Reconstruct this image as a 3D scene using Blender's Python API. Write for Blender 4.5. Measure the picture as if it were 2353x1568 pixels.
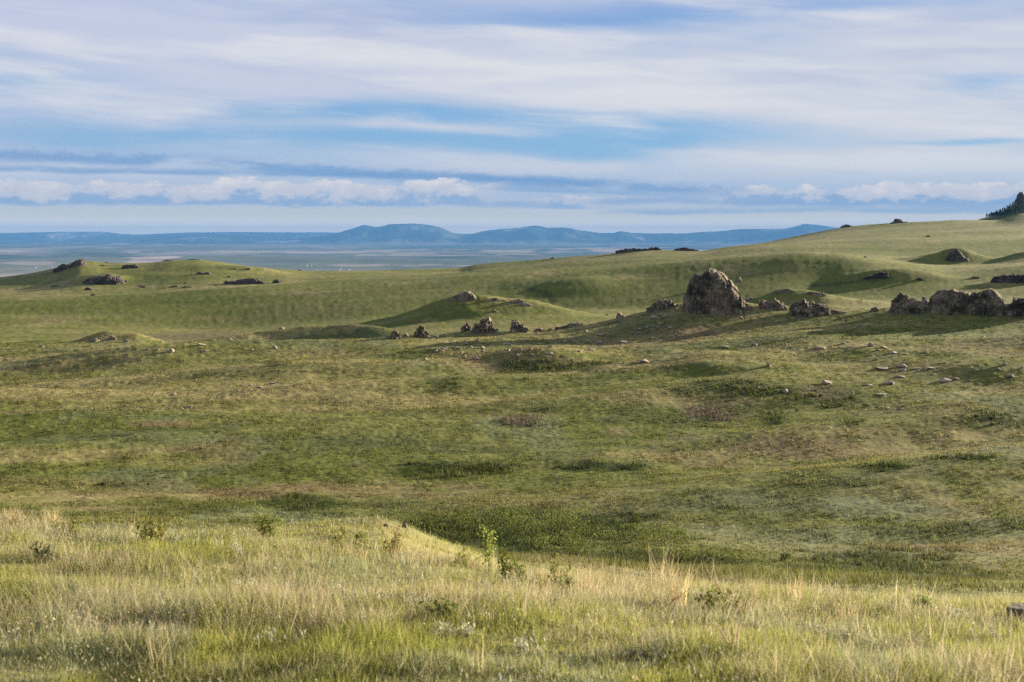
import bpy, bmesh, math, random
import numpy as np

for _o in list(bpy.data.objects):
    bpy.data.objects.remove(_o)
SC = bpy.context.scene
COL = SC.collection
PI = math.pi
R = math.radians

# ------------------------------------------------------------------ camera
# sightings below are taken in a 2353 x 1568 survey frame: U to the right, V downwards, horizon at V = 547
F, CU, CV, V0 = 3268.3, 1176.5, 784.0, 547.0
PITCH = math.atan((CV - V0) / F)
cam_d = bpy.data.cameras.new("camera")
cam = bpy.data.objects.new("camera", cam_d)
COL.objects.link(cam)
cam_d.sensor_width = 36.0
cam_d.lens = 50.0
cam_d.clip_start = 0.1
cam_d.clip_end = 300000.0
cam_d.dof.use_dof = True
cam_d.dof.focus_distance = 180.0
cam_d.dof.aperture_fstop = 7.1
cam.location = (0, 0, 0)
cam.rotation_euler = (PI / 2 - PITCH, 0, 0)
SC.camera = cam

# ------------------------------------------------------------------ light, sky, exposure
SUN_AZ, SUN_EL = R(55.0), R(10.5)          # azimuth from the view direction towards the right
EXPO = 2.35
sun_d = bpy.data.lights.new("sun", "SUN")
sun_d.energy = 5.0
sun_d.angle = R(0.55)
sun_d.color = (1.0, 0.86, 0.66)
sun = bpy.data.objects.new("sun", sun_d)
COL.objects.link(sun)
sun.rotation_euler = (PI / 2 - SUN_EL, 0, PI - SUN_AZ)
vs = SC.view_settings
vs.view_transform = "Standard"
vs.look = "None"
vs.exposure = EXPO
vs.gamma = 1.0
vs.use_curve_mapping = False
cy = SC.cycles
cy.use_denoising = False
cy.max_bounces = 5
cy.diffuse_bounces = 2
cy.glossy_bounces = 1
cy.transmission_bounces = 2
cy.volume_bounces = 0
cy.transparent_max_bounces = 4
cy.use_adaptive_sampling = True
cy.adaptive_threshold = 0.006
cy.sample_clamp_indirect = 4.0
cy.volume_step_rate = 1.0


def lin(r, g, b):
    f = lambda c: (c / 255.0 / 12.92) if c / 255.0 <= 0.04045 else ((c / 255.0 + 0.055) / 1.055) ** 2.4
    return (f(r), f(g), f(b))


class Nodes:
    """small helper that strings maths and texture nodes together"""

    def __init__(self, tree):
        self.t = tree
        self.n = tree.nodes
        self.n.clear()

    def new(self, kind, **kw):
        nd = self.n.new(kind)
        for k, v in kw.items():
            setattr(nd, k, v)
        return nd

    def put(self, sock, v):
        if isinstance(v, bpy.types.NodeSocket):
            self.t.links.new(v, sock)
        elif isinstance(v, (tuple, list)):
            v = tuple(v)
            if sock.type == "RGBA" and len(v) == 3:
                v = v + (1.0,)
            sock.default_value = v
        else:
            sock.default_value = v

    def m(self, op, a, b=None, c=None, clamp=False):
        nd = self.new("ShaderNodeMath", operation=op, use_clamp=clamp)
        self.put(nd.inputs[0], a)
        if b is not None:
            self.put(nd.inputs[1], b)
        if c is not None:
            self.put(nd.inputs[2], c)
        return nd.outputs[0]

    def add(self, *xs):
        r = xs[0]
        for x in xs[1:]:
            r = self.m("ADD", r, x)
        return r

    def mul(self, *xs):
        r = xs[0]
        for x in xs[1:]:
            r = self.m("MULTIPLY", r, x)
        return r

    def sub(self, a, b):
        return self.m("SUBTRACT", a, b)

    def ramp(self, x, lo, hi, smooth=True, a=0.0, b=1.0):
        nd = self.new("ShaderNodeMapRange")
        nd.interpolation_type = "SMOOTHSTEP" if smooth else "LINEAR"
        nd.clamp = True
        self.put(nd.inputs[0], x)
        self.put(nd.inputs[1], lo)
        self.put(nd.inputs[2], hi)
        self.put(nd.inputs[3], a)
        self.put(nd.inputs[4], b)
        return nd.outputs[0]

    def mix(self, f, a, b, mode="MIX"):
        nd = self.new("ShaderNodeMix", data_type="RGBA", blend_type=mode)
        self.put(nd.inputs[0], f)
        self.put(nd.inputs[6], a)
        self.put(nd.inputs[7], b)
        return nd.outputs[2]

    def xyz(self, x, y, z=0.0):
        nd = self.new("ShaderNodeCombineXYZ")
        self.put(nd.inputs[0], x)
        self.put(nd.inputs[1], y)
        self.put(nd.inputs[2], z)
        return nd.outputs[0]

    def noise(self, vec, scale=1.0, detail=4.0, rough=0.5, dist=0.0, col=False):
        nd = self.new("ShaderNodeTexNoise")
        self.put(nd.inputs["Vector"], vec)
        self.put(nd.inputs["Scale"], scale)
        self.put(nd.inputs["Detail"], detail)
        self.put(nd.inputs["Roughness"], rough)
        self.put(nd.inputs["Distortion"], dist)
        return nd.outputs[1] if col else nd.outputs[0]


def build_world():
    w = bpy.data.worlds.new("World")
    SC.world = w
    w.use_nodes = True
    N = Nodes(w.node_tree)
    STR = 0.1
    k = 1.0 / (STR * 2 ** EXPO)                       # picture value -> radiance before strength and exposure

    def C(r, g, b, s=1.0):
        c = lin(r, g, b)
        return tuple(v * k * s for v in c)

    tc = N.new("ShaderNodeTexCoord")
    sp = N.new("ShaderNodeSeparateXYZ")
    N.put(sp.inputs[0], tc.outputs["Generated"])
    x, y, z = sp.outputs
    a = N.mul(N.m("ARCTAN2", x, y), 180 / PI)          # degrees right of the view
    e = N.mul(N.m("ARCSINE", z), 180 / PI)             # degrees above the horizon
    sky = N.new("ShaderNodeTexSky", sky_type="NISHITA")
    sky.sun_disc = False
    sky.sun_elevation = SUN_EL
    sky.sun_rotation = SUN_AZ
    sky.altitude = 1200
    sky.air_density = 1.0
    sky.dust_density = 0.6
    sky.ozone_density = 1.5
    base = sky.outputs[0]

    da = lambda U: (U - 1176.5) / 3268.3 * 57.3
    de = lambda V: (547.0 - V) / 57.04
    # warped coordinates for the high veil
    wv = N.noise(N.xyz(N.mul(a, 0.085), N.mul(e, 0.33), 3.1), 1.0, 3, 0.5, col=True)
    ws = N.new("ShaderNodeSeparateXYZ")
    N.put(ws.inputs[0], wv)
    aw = N.add(a, N.mul(N.sub(ws.outputs[0], 0.5), 5.0))
    ew = N.add(e, N.mul(N.sub(ws.outputs[1], 0.5), 1.3))
    n1 = N.noise(N.xyz(N.mul(aw, 0.075), N.add(N.mul(ew, 0.60), N.mul(aw, 0.040)), 0.0), 1.0, 6, 0.52)
    n2 = N.noise(N.xyz(N.mul(aw, 0.13), N.add(N.mul(ew, 1.2), N.mul(aw, 0.085)), 7.7), 1.0, 4, 0.48)
    n3 = N.noise(N.xyz(N.mul(aw, 0.40), N.add(N.mul(ew, 4.2), N.mul(aw, 0.30)), 17.7), 1.0, 5, 0.55)

    def blob(U, V, su, sv, amp, tilt=0.0):
        u = N.mul(N.sub(aw, da(U)), 1.0 / (su / 57.04))
        v = N.mul(N.add(N.sub(ew, de(V)), N.mul(N.sub(aw, da(U)), tilt)), 1.0 / (sv / 57.04))
        r2 = N.add(N.mul(u, u), N.mul(v, v))
        return N.mul(N.m("EXPONENT", N.mul(r2, -1.0)), amp)

    veil = N.add(0.74, N.mul(N.sub(n1, 0.5), 1.25), N.mul(N.sub(n2, 0.5), 0.65), N.mul(N.sub(n3, 0.5), 0.12))
    for b in [(900, 270, 420, 24, -0.75, 0.02), (1300, 68, 330, 26, -0.50, 0.0), (1430, 328, 230, 46, -0.95, -0.02),
              (60, 200, 210, 30, -0.55, 0.04), (350, 315, 420, 34, -0.45, 0.0), (2230, 215, 110, 18, -0.40, 0.0),
              (1750, 45, 420, 24, -0.40, 0.0), (2200, 345, 220, 9, -0.55, 0.0), (950, 330, 300, 26, -0.45, 0.0), (1500, 205, 260, 18, -0.2, 0.05),
              (1150, 165, 520, 44, 0.55, 0.10), (600, 200, 330, 24, 0.45, 0.06), (1650, 245, 420, 40, 0.55, 0.10),
              (1950, 378, 420, 26, 0.55, 0.04), (2150, 150, 330, 50, 0.30, 0.0), (150, 80, 300, 50, 0.30, 0.0), (620, 110, 400, 36, 0.3, 0.05),
              (1250, 388, 260, 14, 0.45, 0.0), (900, 300, 500, 12, 0.35, 0.03)]:
        veil = N.add(veil, blob(*b))
    veil = N.ramp(veil, 0.0, 1.05)
    up = N.ramp(e, 2.0, 9.5, smooth=False)
    blue = N.mix(up, C(116, 170, 212), C(120, 152, 206))
    blue = N.mix(0.05, blue, base)
    white = N.mix(up, C(212, 216, 226), C(198, 204, 226))
    warm = N.mix(N.ramp(a, -20, 10), C(202, 208, 230), C(222, 224, 228))
    white = N.mix(0.5, white, warm)
    col = N.mix(veil, blue, white)
    # thicker, brighter folds of the veil
    fold = N.add(n1, N.mul(N.sub(n2, 0.5), 0.5), N.mul(N.sub(n3, 0.5), 0.15), blob(1150, 165, 500, 46, 0.22, 0.10), blob(1650, 245, 420, 40, 0.22, 0.10), blob(1950, 378, 420, 20, 0.2, 0.04))
    col = N.mix(N.mul(N.ramp(fold, 0.48, 0.78), 0.8), col, C(234, 233, 233))
    # shaded undersides, lavender
    shade = N.noise(N.xyz(N.mul(aw, 0.10), N.mul(ew, 0.9), 31.0), 1.0, 4, 0.5)
    col = N.mix(N.mul(N.ramp(shade, 0.5, 0.75), N.ramp(e, 4.0, 8.0), 0.5), col, C(168, 180, 220))
    # pale air close to the horizon
    col = N.mix(N.mul(N.ramp(e, 3.3, 0.8), 0.85), col, C(190, 202, 220))
    col = N.mix(N.ramp(e, 1.7, 0.7), col, C(240, 228, 202, 1.15))
    col = N.mix(N.ramp(e, 1.0, 0.2), col, C(255, 230, 194, 2.1))

    fb = N.noise(N.xyz(N.mul(a, 0.55), N.mul(e, 2.2), 11.0), 1.0, 7, 0.6)
    fine = N.noise(N.xyz(N.mul(a, 2.1), N.mul(e, 4.2), 4.0), 1.0, 6, 0.6)
    lumps = N.noise(N.xyz(N.mul(a, 0.8), N.mul(e, 1.5), 23.0), 1.0, 8, 0.62)

    def streak(col, pts, thick, colour, amt, a0, a1, fade=2.0, seed=0.0, puff=None):
        """a long thin cloud bank following the line pts"""
        ec = None
        for (u0, v0), (u1, v1) in zip(pts[:-1], pts[1:]):
            seg = N.ramp(a, da(u0), da(u1), smooth=False, a=0.0, b=de(v1) - de(v0))
            ec = seg if ec is None else N.add(ec, seg)
        ec = N.add(ec, de(pts[0][1]))
        nn = N.noise(N.xyz(N.add(N.mul(a, 0.30), seed), N.mul(e, 1.2), seed), 1.0, 6, 0.6)
        dv = N.add(N.sub(e, ec), N.mul(N.sub(nn, 0.5), thick * 1.2))
        body = N.mul(N.ramp(dv, -0.7 * thick, 0.0), N.ramp(N.add(dv, N.mul(N.sub(fine, 0.5), thick * 0.9)), 1.3 * thick, 0.1 * thick))
        side = N.mul(N.ramp(a, a0, a0 + fade), N.ramp(a, a1, a1 - fade))
        body = N.mul(body, side, N.ramp(nn, 0.22, 0.5))
        if puff:
            lit = N.ramp(N.add(dv, N.mul(N.sub(fine, 0.5), thick)), 0.15 * thick, 0.8 * thick)
            colour = N.mix(lit, colour, puff)
        return N.mix(N.mul(body, amt), col, colour)

    dark = C(112, 155, 204)
    lil = C(176, 192, 220)
    col = streak(col, [(0, 368), (450, 380), (800, 398), (1300, 425), (1760, 450), (2353, 470)], 0.46, dark, 0.72, -23, 11, seed=1.7, puff=lil)
    col = streak(col, [(0, 400), (700, 404), (1250, 416), (1600, 440)], 0.22, C(120, 160, 206), 0.7, -22, 5, seed=5.2)
    col = streak(col, [(900, 424), (1500, 450), (2353, 470)], 0.16, C(150, 180, 214), 0.8, -5, 20, seed=9.4)
    col = streak(col, [(1100, 470), (1500, 462), (1900, 470), (2353, 480)], 0.30, C(158, 180, 212), 0.75, -2, 22, seed=13.4, puff=C(205, 208, 220))
    col = streak(col, [(1500, 490), (1900, 485), (2353, 492)], 0.22, C(160, 185, 215), 0.7, 3, 22, seed=17.4)

    def cumulus(col, vb, vt, a0, a1, amt, seed, fade=2.5):
        eb, et = de(vb), de(vt)
        big = N.noise(N.xyz(N.add(N.mul(a, 0.33), seed), 0.3, seed), 1.0, 2, 0.5)
        h = N.mul(N.sub(e, eb), 1.0 / (et - eb))
        top = N.add(N.mul(N.sub(big, 0.5), 1.3), N.mul(N.sub(lumps, 0.5), 1.5), 1.0)
        d = N.mul(N.ramp(N.sub(top, h), -0.03, 0.14), N.ramp(N.add(h, N.mul(N.sub(fb, 0.5), 0.5)), -0.10, 0.06))
        side = N.mul(N.ramp(a, a0, a0 + fade), N.ramp(a, a1, a1 - fade))
        d = N.mul(d, side)
        lit = N.ramp(N.add(h, N.mul(N.sub(lumps, 0.5), 2.2), N.mul(N.sub(fine, 0.5), 0.9)), 0.02, 0.52)
        c = N.mix(lit, C(158, 182, 214), C(226, 220, 222))
        c = N.mix(N.ramp(N.add(h, N.mul(N.sub(lumps, 0.5), 3.0)), 0.6, 1.2), c, C(250, 238, 230))
        return N.mix(N.mul(d, amt), col, c)

    col = cumulus(col, 472, 414, -23, 0.4, 0.86, 2.0)
    col = cumulus(col, 472, 426, 6.5, 23, 0.85, 8.8, fade=4.0)
    col = cumulus(col, 480, 450, -0.5, 4.5, 0.75, 14.1)
    bg = N.new("ShaderNodeBackground")
    N.put(bg.inputs[0], col)
    bg.inputs[1].default_value = STR
    out = N.new("ShaderNodeOutputWorld")
    w.node_tree.links.new(bg.outputs[0], out.inputs[0])
    w.cycles.sampling_method = "MANUAL"
    w.cycles.sample_map_resolution = 1024


build_world()

# ------------------------------------------------------------------ object helpers


def link(o, parent=None):
    COL.objects.link(o)
    if parent is not None:
        o.parent = parent
    return o


def tag(o, label=None, cat=None, group=None, kind=None):
    if label:
        o["label"] = label
    if cat:
        o["category"] = cat
    if group:
        o["group"] = group
    if kind:
        o["kind"] = kind
    return o


def empty(name, loc, rz=0.0):
    o = bpy.data.objects.new(name, None)
    o.location = loc
    o.rotation_euler = (0, 0, rz)
    return link(o)


def mesh_np(name, verts, faces, mat, cols=None, smooth=True):
    """mesh from numpy arrays; faces is an (n, k) array, or a list of such arrays"""
    if not isinstance(faces, list):
        faces = [faces]
    me = bpy.data.meshes.new(name)
    verts = np.asarray(verts, np.float32)
    me.vertices.add(len(verts))
    me.vertices.foreach_set("co", verts.ravel())
    loops = np.concatenate([f.ravel() for f in faces]).astype(np.int32)
    tot = np.concatenate([np.full(len(f), f.shape[1], np.int32) for f in faces])
    start = np.concatenate([[0], np.cumsum(tot)[:-1]]).astype(np.int32)
    me.loops.add(len(loops))
    me.loops.foreach_set("vertex_index", loops)
    me.polygons.add(len(tot))
    me.polygons.foreach_set("loop_start", start)
    me.polygons.foreach_set("loop_total", tot)
    me.polygons.foreach_set("use_smooth", np.full(len(tot), smooth))
    if cols is not None:
        at = me.attributes.new("col", "FLOAT_COLOR", "POINT")
        c = np.ones((len(verts), 4), np.float32)
        c[:, :3] = cols
        at.data.foreach_set("color", c.ravel())
    me.update(calc_edges=True)
    if mat:
        me.materials.append(mat)
    return me


def obj(name, me, parent=None, loc=None, rz=0.0):
    o = bpy.data.objects.new(name, me)
    if loc is not None:
        o.location = loc
    o.rotation_euler = (0, 0, rz)
    return link(o, parent)


# ------------------------------------------------------------------ numpy noise


def _hash(ix, iy, iz, seed):
    h = (ix.astype(np.int64) * 374761393 + iy.astype(np.int64) * 668265263 + iz * 2147483647 + seed * 1274126177) & 0xFFFFFFFF
    h = ((h ^ (h >> 13)) * 1274126177) & 0xFFFFFFFF
    h = ((h ^ (h >> 16)) * 2246822519) & 0xFFFFFFFF
    return ((h ^ (h >> 15)) & 0xFFFFFF) / float(0xFFFFFF)


def vnoise(x, y, seed=0):
    ix, iy = np.floor(x), np.floor(y)
    fx, fy = x - ix, y - iy
    fx = fx * fx * fx * (fx * (fx * 6 - 15) + 10)
    fy = fy * fy * fy * (fy * (fy * 6 - 15) + 10)
    h = lambda dx, dy: _hash(ix + dx, iy + dy, 0, seed)
    a = h(0, 0) * (1 - fx) + h(1, 0) * fx
    b = h(0, 1) * (1 - fx) + h(1, 1) * fx
    return (a * (1 - fy) + b * fy) * 2 - 1


def fbm(x, y, seed=0, octv=4, gain=0.5):
    s, amp, tot = 0.0, 1.0, 0.0
    c, sn = math.cos(0.6), math.sin(0.6)
    for i in range(octv):
        s = s + amp * vnoise(x, y, seed + i * 17)
        tot += amp
        amp *= gain
        x, y = (x * c - y * sn) * 2.03 + 11.3, (x * sn + y * c) * 2.03 - 7.1
    return s / tot * 1.6


def vnoise3(p, seed=0):
    i = np.floor(p)
    f = p - i
    f = f * f * (3 - 2 * f)
    i = i.astype(np.int64)
    r = 0
    for dx in (0, 1):
        for dy in (0, 1):
            for dz in (0, 1):
                w = (f[:, 0] if dx else 1 - f[:, 0]) * (f[:, 1] if dy else 1 - f[:, 1]) * (f[:, 2] if dz else 1 - f[:, 2])
                r = r + w * _hash(i[:, 0] + dx, i[:, 1] + dy, i[:, 2] + dz, seed)
    return r * 2 - 1


def fbm3(p, seed=0, octv=4, gain=0.5):
    s, amp, tot = 0.0, 1.0, 0.0
    for k in range(octv):
        s = s + amp * vnoise3(p, seed + 31 * k)
        tot += amp
        amp *= gain
        p = p * 2.07 + 5.3
    return s / tot


def cells3(p, seed=0):
    """value of the nearest jittered cell and the distance to the border between cells"""
    i = np.floor(p).astype(np.int64)
    d1 = np.full(len(p), 9.0)
    d2 = np.full(len(p), 9.0)
    val = np.zeros(len(p))
    for dx in (-1, 0, 1):
        for dy in (-1, 0, 1):
            for dz in (-1, 0, 1):
                c = i + np.array([dx, dy, dz])
                j = np.stack([_hash(c[:, 0], c[:, 1], c[:, 2], seed + q) for q in (1, 2, 3)], 1)
                d = np.linalg.norm(c + j - p, axis=1)
                v = _hash(c[:, 0], c[:, 1], c[:, 2], seed + 9)
                nearer = d < d1
                d2 = np.where(nearer, d1, np.minimum(d2, d))
                val = np.where(nearer, v, val)
                d1 = np.where(nearer, d, d1)
    return val * 2 - 1, d2 - d1


def sstep(x, a, b):
    t = np.clip((x - a) / (b - a), 0, 1)
    return t * t * (3 - 2 * t)


# ------------------------------------------------------------------ survey: sight lines


def sight(U, V):
    """azimuth and tangent of elevation of the line of sight (U, V)"""
    U = np.asarray(U, float)
    V = np.asarray(V, float)
    xc, yc = (U - CU) / F, -(V - CV) / F
    yy = math.cos(PITCH) + yc * math.sin(PITCH)
    zz = -math.sin(PITCH) + yc * math.cos(PITCH)
    return np.arctan2(xc, yy), zz / np.hypot(xc, yy)


def pchip_slopes(x, y):
    """slopes along axis 0; x, y are (n, m)"""
    h = np.diff(x, axis=0)
    d = np.diff(y, axis=0) / h
    m = np.zeros_like(y)
    w1 = 2 * h[1:] + h[:-1]
    w2 = h[1:] + 2 * h[:-1]
    same = d[:-1] * d[1:] > 0
    with np.errstate(divide="ignore", invalid="ignore"):
        hm = (w1 + w2) / (w1 / d[:-1] + w2 / d[1:])
    m[1:-1] = np.where(same, hm, 0)
    m[0], m[-1] = d[0], d[-1]
    return m


def pchip1(xq, x, y):
    x = np.asarray(x, float)
    y = np.asarray(y, float)
    m = pchip_slopes(x[:, None], y[:, None])[:, 0]
    xq = np.clip(xq, x[0], x[-1])
    k = np.clip(np.searchsorted(x, xq) - 1, 0, len(x) - 2)
    h = x[k + 1] - x[k]
    t = (xq - x[k]) / h
    return (y[k] * (1 + 2 * t) * (1 - t) ** 2 + m[k] * h * t * (1 - t) ** 2 + y[k + 1] * t * t * (3 - 2 * t) + m[k + 1] * h * t * t * (t - 1))


# each entry is one contour across the land: distance, then sightings (U, V[, own distance])
LAYERS = [
    (10, [(-300, 1203, 10.5), (0, 1212, 10.5), (150, 1224, 10.5), (350, 1243, 10.2), (600, 1254, 10), (800, 1280, 9.6), (1000, 1306, 9.2), (1200, 1340, 8.8),
          (1500, 1368, 8.6), (1900, 1386, 8.5), (2353, 1402, 8.5), (2700, 1410, 8.5)]),
    (15, [(-300, 1290), (0, 1300), (600, 1330), (1100, 1380), (1500, 1430), (2353, 1450), (2700, 1455)]),
    (24, [(-300, 1262), (0, 1247), (300, 1226), (500, 1220), (700, 1208), (800, 1197), (860, 1196), (930, 1213), (1000, 1241), (1090, 1274),
          (1200, 1316), (1500, 1400), (2353, 1430), (2700, 1430)]),
    (33, [(-300, 1270), (0, 1265), (500, 1275), (800, 1295), (1000, 1292), (1200, 1288), (1500, 1310), (2000, 1338), (2353, 1345), (2700, 1350)]),
    (80, [(-300, 1225), (0, 1218), (600, 1228), (1000, 1262), (1500, 1278), (2000, 1290), (2353, 1296), (2700, 1300)]),
    (100, [(-300, 1165), (0, 1165), (600, 1172), (1000, 1190), (1500, 1200), (2353, 1212), (2700, 1215)]),
    (128, [(-300, 1060), (0, 1060), (1176, 1066), (2353, 1078), (2700, 1080)]),
    (155, [(-300, 968), (0, 968), (1176, 975), (2353, 990), (2700, 992)]),
    (182, [(-300, 905), (0, 902), (800, 900), (1400, 900), (2353, 915), (2700, 915)]),
    (212, [(-300, 855), (0, 850), (900, 846), (1400, 838), (1700, 832), (2353, 835), (2700, 835)]),
    (255, [(-300, 830), (0, 824), (400, 808), (900, 793), (1100, 790), (1300, 782), (1500, 765), (1600, 756), (1750, 756), (2000, 760), (2353, 758), (2700, 755)]),
    (285, [(-300, 812), (0, 805), (300, 796), (420, 806), (600, 803), (800, 797), (900, 787), (1000, 778), (1100, 768), (1180, 768), (1300, 758), (1400, 740),
           (1480, 724), (1560, 713), (1700, 713), (1760, 714), (1900, 719), (2000, 721), (2060, 718), (2200, 722), (2353, 724), (2700, 715)]),
    (330, [(-300, 800), (0, 797), (400, 795), (600, 791), (900, 783), (1000, 778), (1200, 780), (1500, 765), (1700, 758), (2353, 752), (2700, 750)]),
    (420, [(-300, 780), (0, 775), (400, 770), (700, 756), (830, 746), (950, 738), (1070, 733), (1200, 730), (1350, 732), (1450, 733), (1600, 735), (1800, 722),
           (2000, 718), (2353, 718), (2700, 715)]),
    (505, [(-300, 768), (0, 763), (400, 757), (700, 738), (900, 724), (1100, 717), (1270, 714), (1450, 712), (1600, 708), (1800, 694), (2000, 690), (2353, 688), (2700, 680)]),
    (552, [(-300, 735), (0, 726), (400, 716), (800, 690), (1200, 670), (1400, 662), (1600, 654), (1800, 648), (1900, 652), (2000, 650), (2100, 648), (2353, 650), (2700, 640)]),
    (610, [(-300, 702), (0, 688), (300, 677), (600, 660), (900, 644), (1200, 629), (1400, 617), (1600, 602), (1750, 590), (1860, 582), (1920, 583), (2000, 592), (2100, 604),
           (2184, 613), (2353, 603), (2700, 585)]),
    (760, [(-300, 705), (0, 692), (300, 684), (600, 664), (900, 648), (1200, 631), (1400, 613), (1600, 598), (1900, 584), (2100, 590), (2353, 592), (2700, 580)]),
    (960, [(-300, 655), (-50, 645), (60, 633), (130, 618), (190, 601), (260, 605), (330, 604), (400, 598), (450, 597), (500, 602), (560, 611), (640, 620), (730, 627), (850, 627),
            (950, 624), (1050, 621), (1100, 613), (1200, 603), (1300, 592), (1400, 584), (1500, 578), (1600, 578), (1680, 569), (1750, 563), (1900, 557), (2100, 549), (2353, 545), (2700, 540)]),
    (1200, [(-300, 700), (0, 690), (700, 662), (1100, 645), (1400, 606), (1600, 586), (1700, 570), (1760, 560), (1900, 545), (2100, 532), (2353, 523), (2700, 510)]),
    (1450, [(-300, 760), (0, 760), (1000, 690), (1400, 630), (1600, 592), (1700, 570), (1770, 556), (1850, 540), (1930, 526), (2000, 518), (2080, 514), (2150, 511), (2200, 508), (2280, 507),
            (2353, 490), (2700, 450)]),
    (1750, [(-300, 830), (0, 830), (1500, 660), (1900, 560), (2200, 535), (2353, 520), (2700, 480)]),
    (2050, [(-300, 830), (0, 830), (1500, 800), (1900, 700), (2100, 590), (2200, 530), (2245, 506), (2290, 492), (2335, 464), (2353, 456), (2420, 440), (2560, 432), (2700, 440)]),
]

# knolls and banks that stand on the contours: U, distance, half width (m), half depth (m), height (m)
BUMPS = [
    (1062, 420, 13, 13, 4.2), (985, 417, 17, 12, 2.2), (1185, 424, 14, 12, 3.4), (1260, 424, 12, 12, 1.4),
    (1800, 478, 13, 14, 3.9), (1895, 477, 16, 13, 2.4), (1735, 474, 9, 9, 0.8),
    (2195, 690, 9, 16, 4.2), (2140, 686, 15, 16, 2.8), (2235, 692, 9, 14, 2.0), (2390, 680, 16, 18, 5.0),
    (2060, 566, 14, 13, 2.4), (1990, 560, 10, 11, 1.6), (2120, 568, 13, 11, 1.2),
    (250, 292, 5.5, 6, 2.0), (345, 290, 6.0, 5, 1.2), (100, 305, 8, 6, 0.9),
    (640, 328, 17, 6.5, 2.5), (780, 330, 14, 6.5, 2.4), (510, 322, 9, 6, 1.1), (875, 326, 9, 6, 1.6),
    (1640, 283, 10, 10, 1.2), (1115, 285, 6, 6, 0.9), (960, 288, 5, 5, 0.8), (1180, 285, 4, 5, 0.3),
    (2250, 283, 22, 9, 1.2),
    (1900, 222, 13, 13, 2.3), (1620, 200, 9, 9, 1.5), (1240, 208, 7, 8, 1.1), (1400, 190, 9, 7, 0.9), (1050, 215, 8, 8, 0.8), (1720, 178, 8, 6, 0.7),
    (215, 845, 13, 12, 2.6), (255, 850, 8, 10, 2.0), (560, 895, 14, 16, 2.6), (620, 900, 10, 14, 1.6), (330, 862, 16, 14, 1.6),
    (1330, 560, 18, 18, 2.2), (1480, 950, 38, 30, 1.6),
    (1800, 150, 8, 9, 0.6), (600, 190, 11, 8, 0.5), (200, 240, 14, 9, 0.8), (60, 200, 14, 9, 0.5),
    (2000, 100, 7, 6, 0.35), (1350, 95, 5, 4, 0.35), (1050, 93, 5, 4, 0.3), (700, 75, 5, 4, 0.35), (2150, 150, 8, 8, 0.5), (2300, 190, 9, 9, 0.6),
]

AZ_LIM = R(25.0)
NA, ND = 1300, 1500
azs_in = np.linspace(-AZ_LIM, AZ_LIM, NA)
azs_out = np.linspace(AZ_LIM, 2 * PI - AZ_LIM, 90)[1:-1]
AZS = np.concatenate([azs_in, azs_out])
lg = np.linspace(0, 1, ND)
# more rows where the land is seen steeply, fewer far away
DS = np.exp(np.interp(lg, [0, 0.10, 0.36, 0.80, 0.965, 1.0], np.log([1.2, 8.0, 45.0, 420.0, 1900.0, 4200.0])))


def land_z(az, D):
    """smooth land height for columns az (n,) and rows D (m,) -> (m, n)"""
    azc = np.where(np.abs(az) <= AZ_LIM * 1.06, az, np.sign(PI - np.abs(az % (2 * PI))) * 0)
    azc = (az + PI) % (2 * PI) - PI
    azc = np.clip(azc, -AZ_LIM * 1.06, AZ_LIM * 1.06)
    rowsD, rowsZ = [], []
    for d, z in ((0.9, -1.62), (3.0, -1.66), (5.4, -1.72)):
        rowsD.append(np.full(len(az), d))
        rowsZ.append(np.full(len(az), z))
    for D0, pts in LAYERS:
        P = np.array([(p[0], p[1], p[2] if len(p) > 2 else D0) for p in pts], float)
        a, t = sight(P[:, 0], P[:, 1])
        tt = pchip1(azc, a, t)
        dd = pchip1(azc, a, P[:, 2])
        rowsD.append(dd)
        rowsZ.append(tt * dd)
    for d, z in ((3300, -228.0), (3700, -236.0), (4400, -240.0)):
        rowsD.append(np.full(len(az), d))
        rowsZ.append(np.full(len(az), z))
    X = np.log(np.array(rowsD))
    Y = np.array(rowsZ)
    Mm = pchip_slopes(X, Y)
    out = np.empty((len(D), len(az)))
    cols = np.arange(len(az))
    lD = np.log(D)
    for i, q in enumerate(lD):
        k = np.clip((X < q).sum(axis=0) - 1, 0, len(X) - 2)
        x0, x1 = X[k, cols], X[k + 1, cols]
        h = x1 - x0
        t = np.clip((q - x0) / h, 0, 1)
        out[i] = (Y[k, cols] * (1 + 2 * t) * (1 - t) ** 2 + Mm[k, cols] * h * t * (1 - t) ** 2
                  + Y[k + 1, cols] * t * t * (3 - 2 * t) + Mm[k + 1, cols] * h * t * t * (t - 1))
    return out


GZ = land_z(AZS, DS)
GX = DS[:, None] * np.sin(AZS)[None, :]
GY = DS[:, None] * np.cos(AZS)[None, :]
for (U, D, wx, wy, h) in BUMPS:
    if D < 215:
        D = float(np.interp(D, [60, 85, 120, 165, 215], [100, 128, 155, 182, 212]))
        h *= 1.2
    a, _ = sight(U, 700)
    dr = DS[:, None] - D
    dx = D * (((AZS - a + PI) % (2 * PI)) - PI)[None, :]
    wob = 1 + 0.25 * fbm(GX / (wx * 0.8), GY / (wy * 0.8), int(U) % 97, 2)
    q = (dx / wx) ** 2 + (dr / wy) ** 2
    m = q < 9
    GZ += np.where(m, h * np.exp(-q * wob), 0)

DD = np.broadcast_to(DS[:, None], GZ.shape)
far = np.exp(-((np.log(DD) - math.log(300)) / 1.6) ** 2)
inside = (np.abs(((AZS + PI) % (2 * PI)) - PI) <= AZ_LIM * 1.02)[None, :]
spc = np.gradient(DS)[:, None]                       # row spacing, m
GZ0 = GZ.copy()


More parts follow.
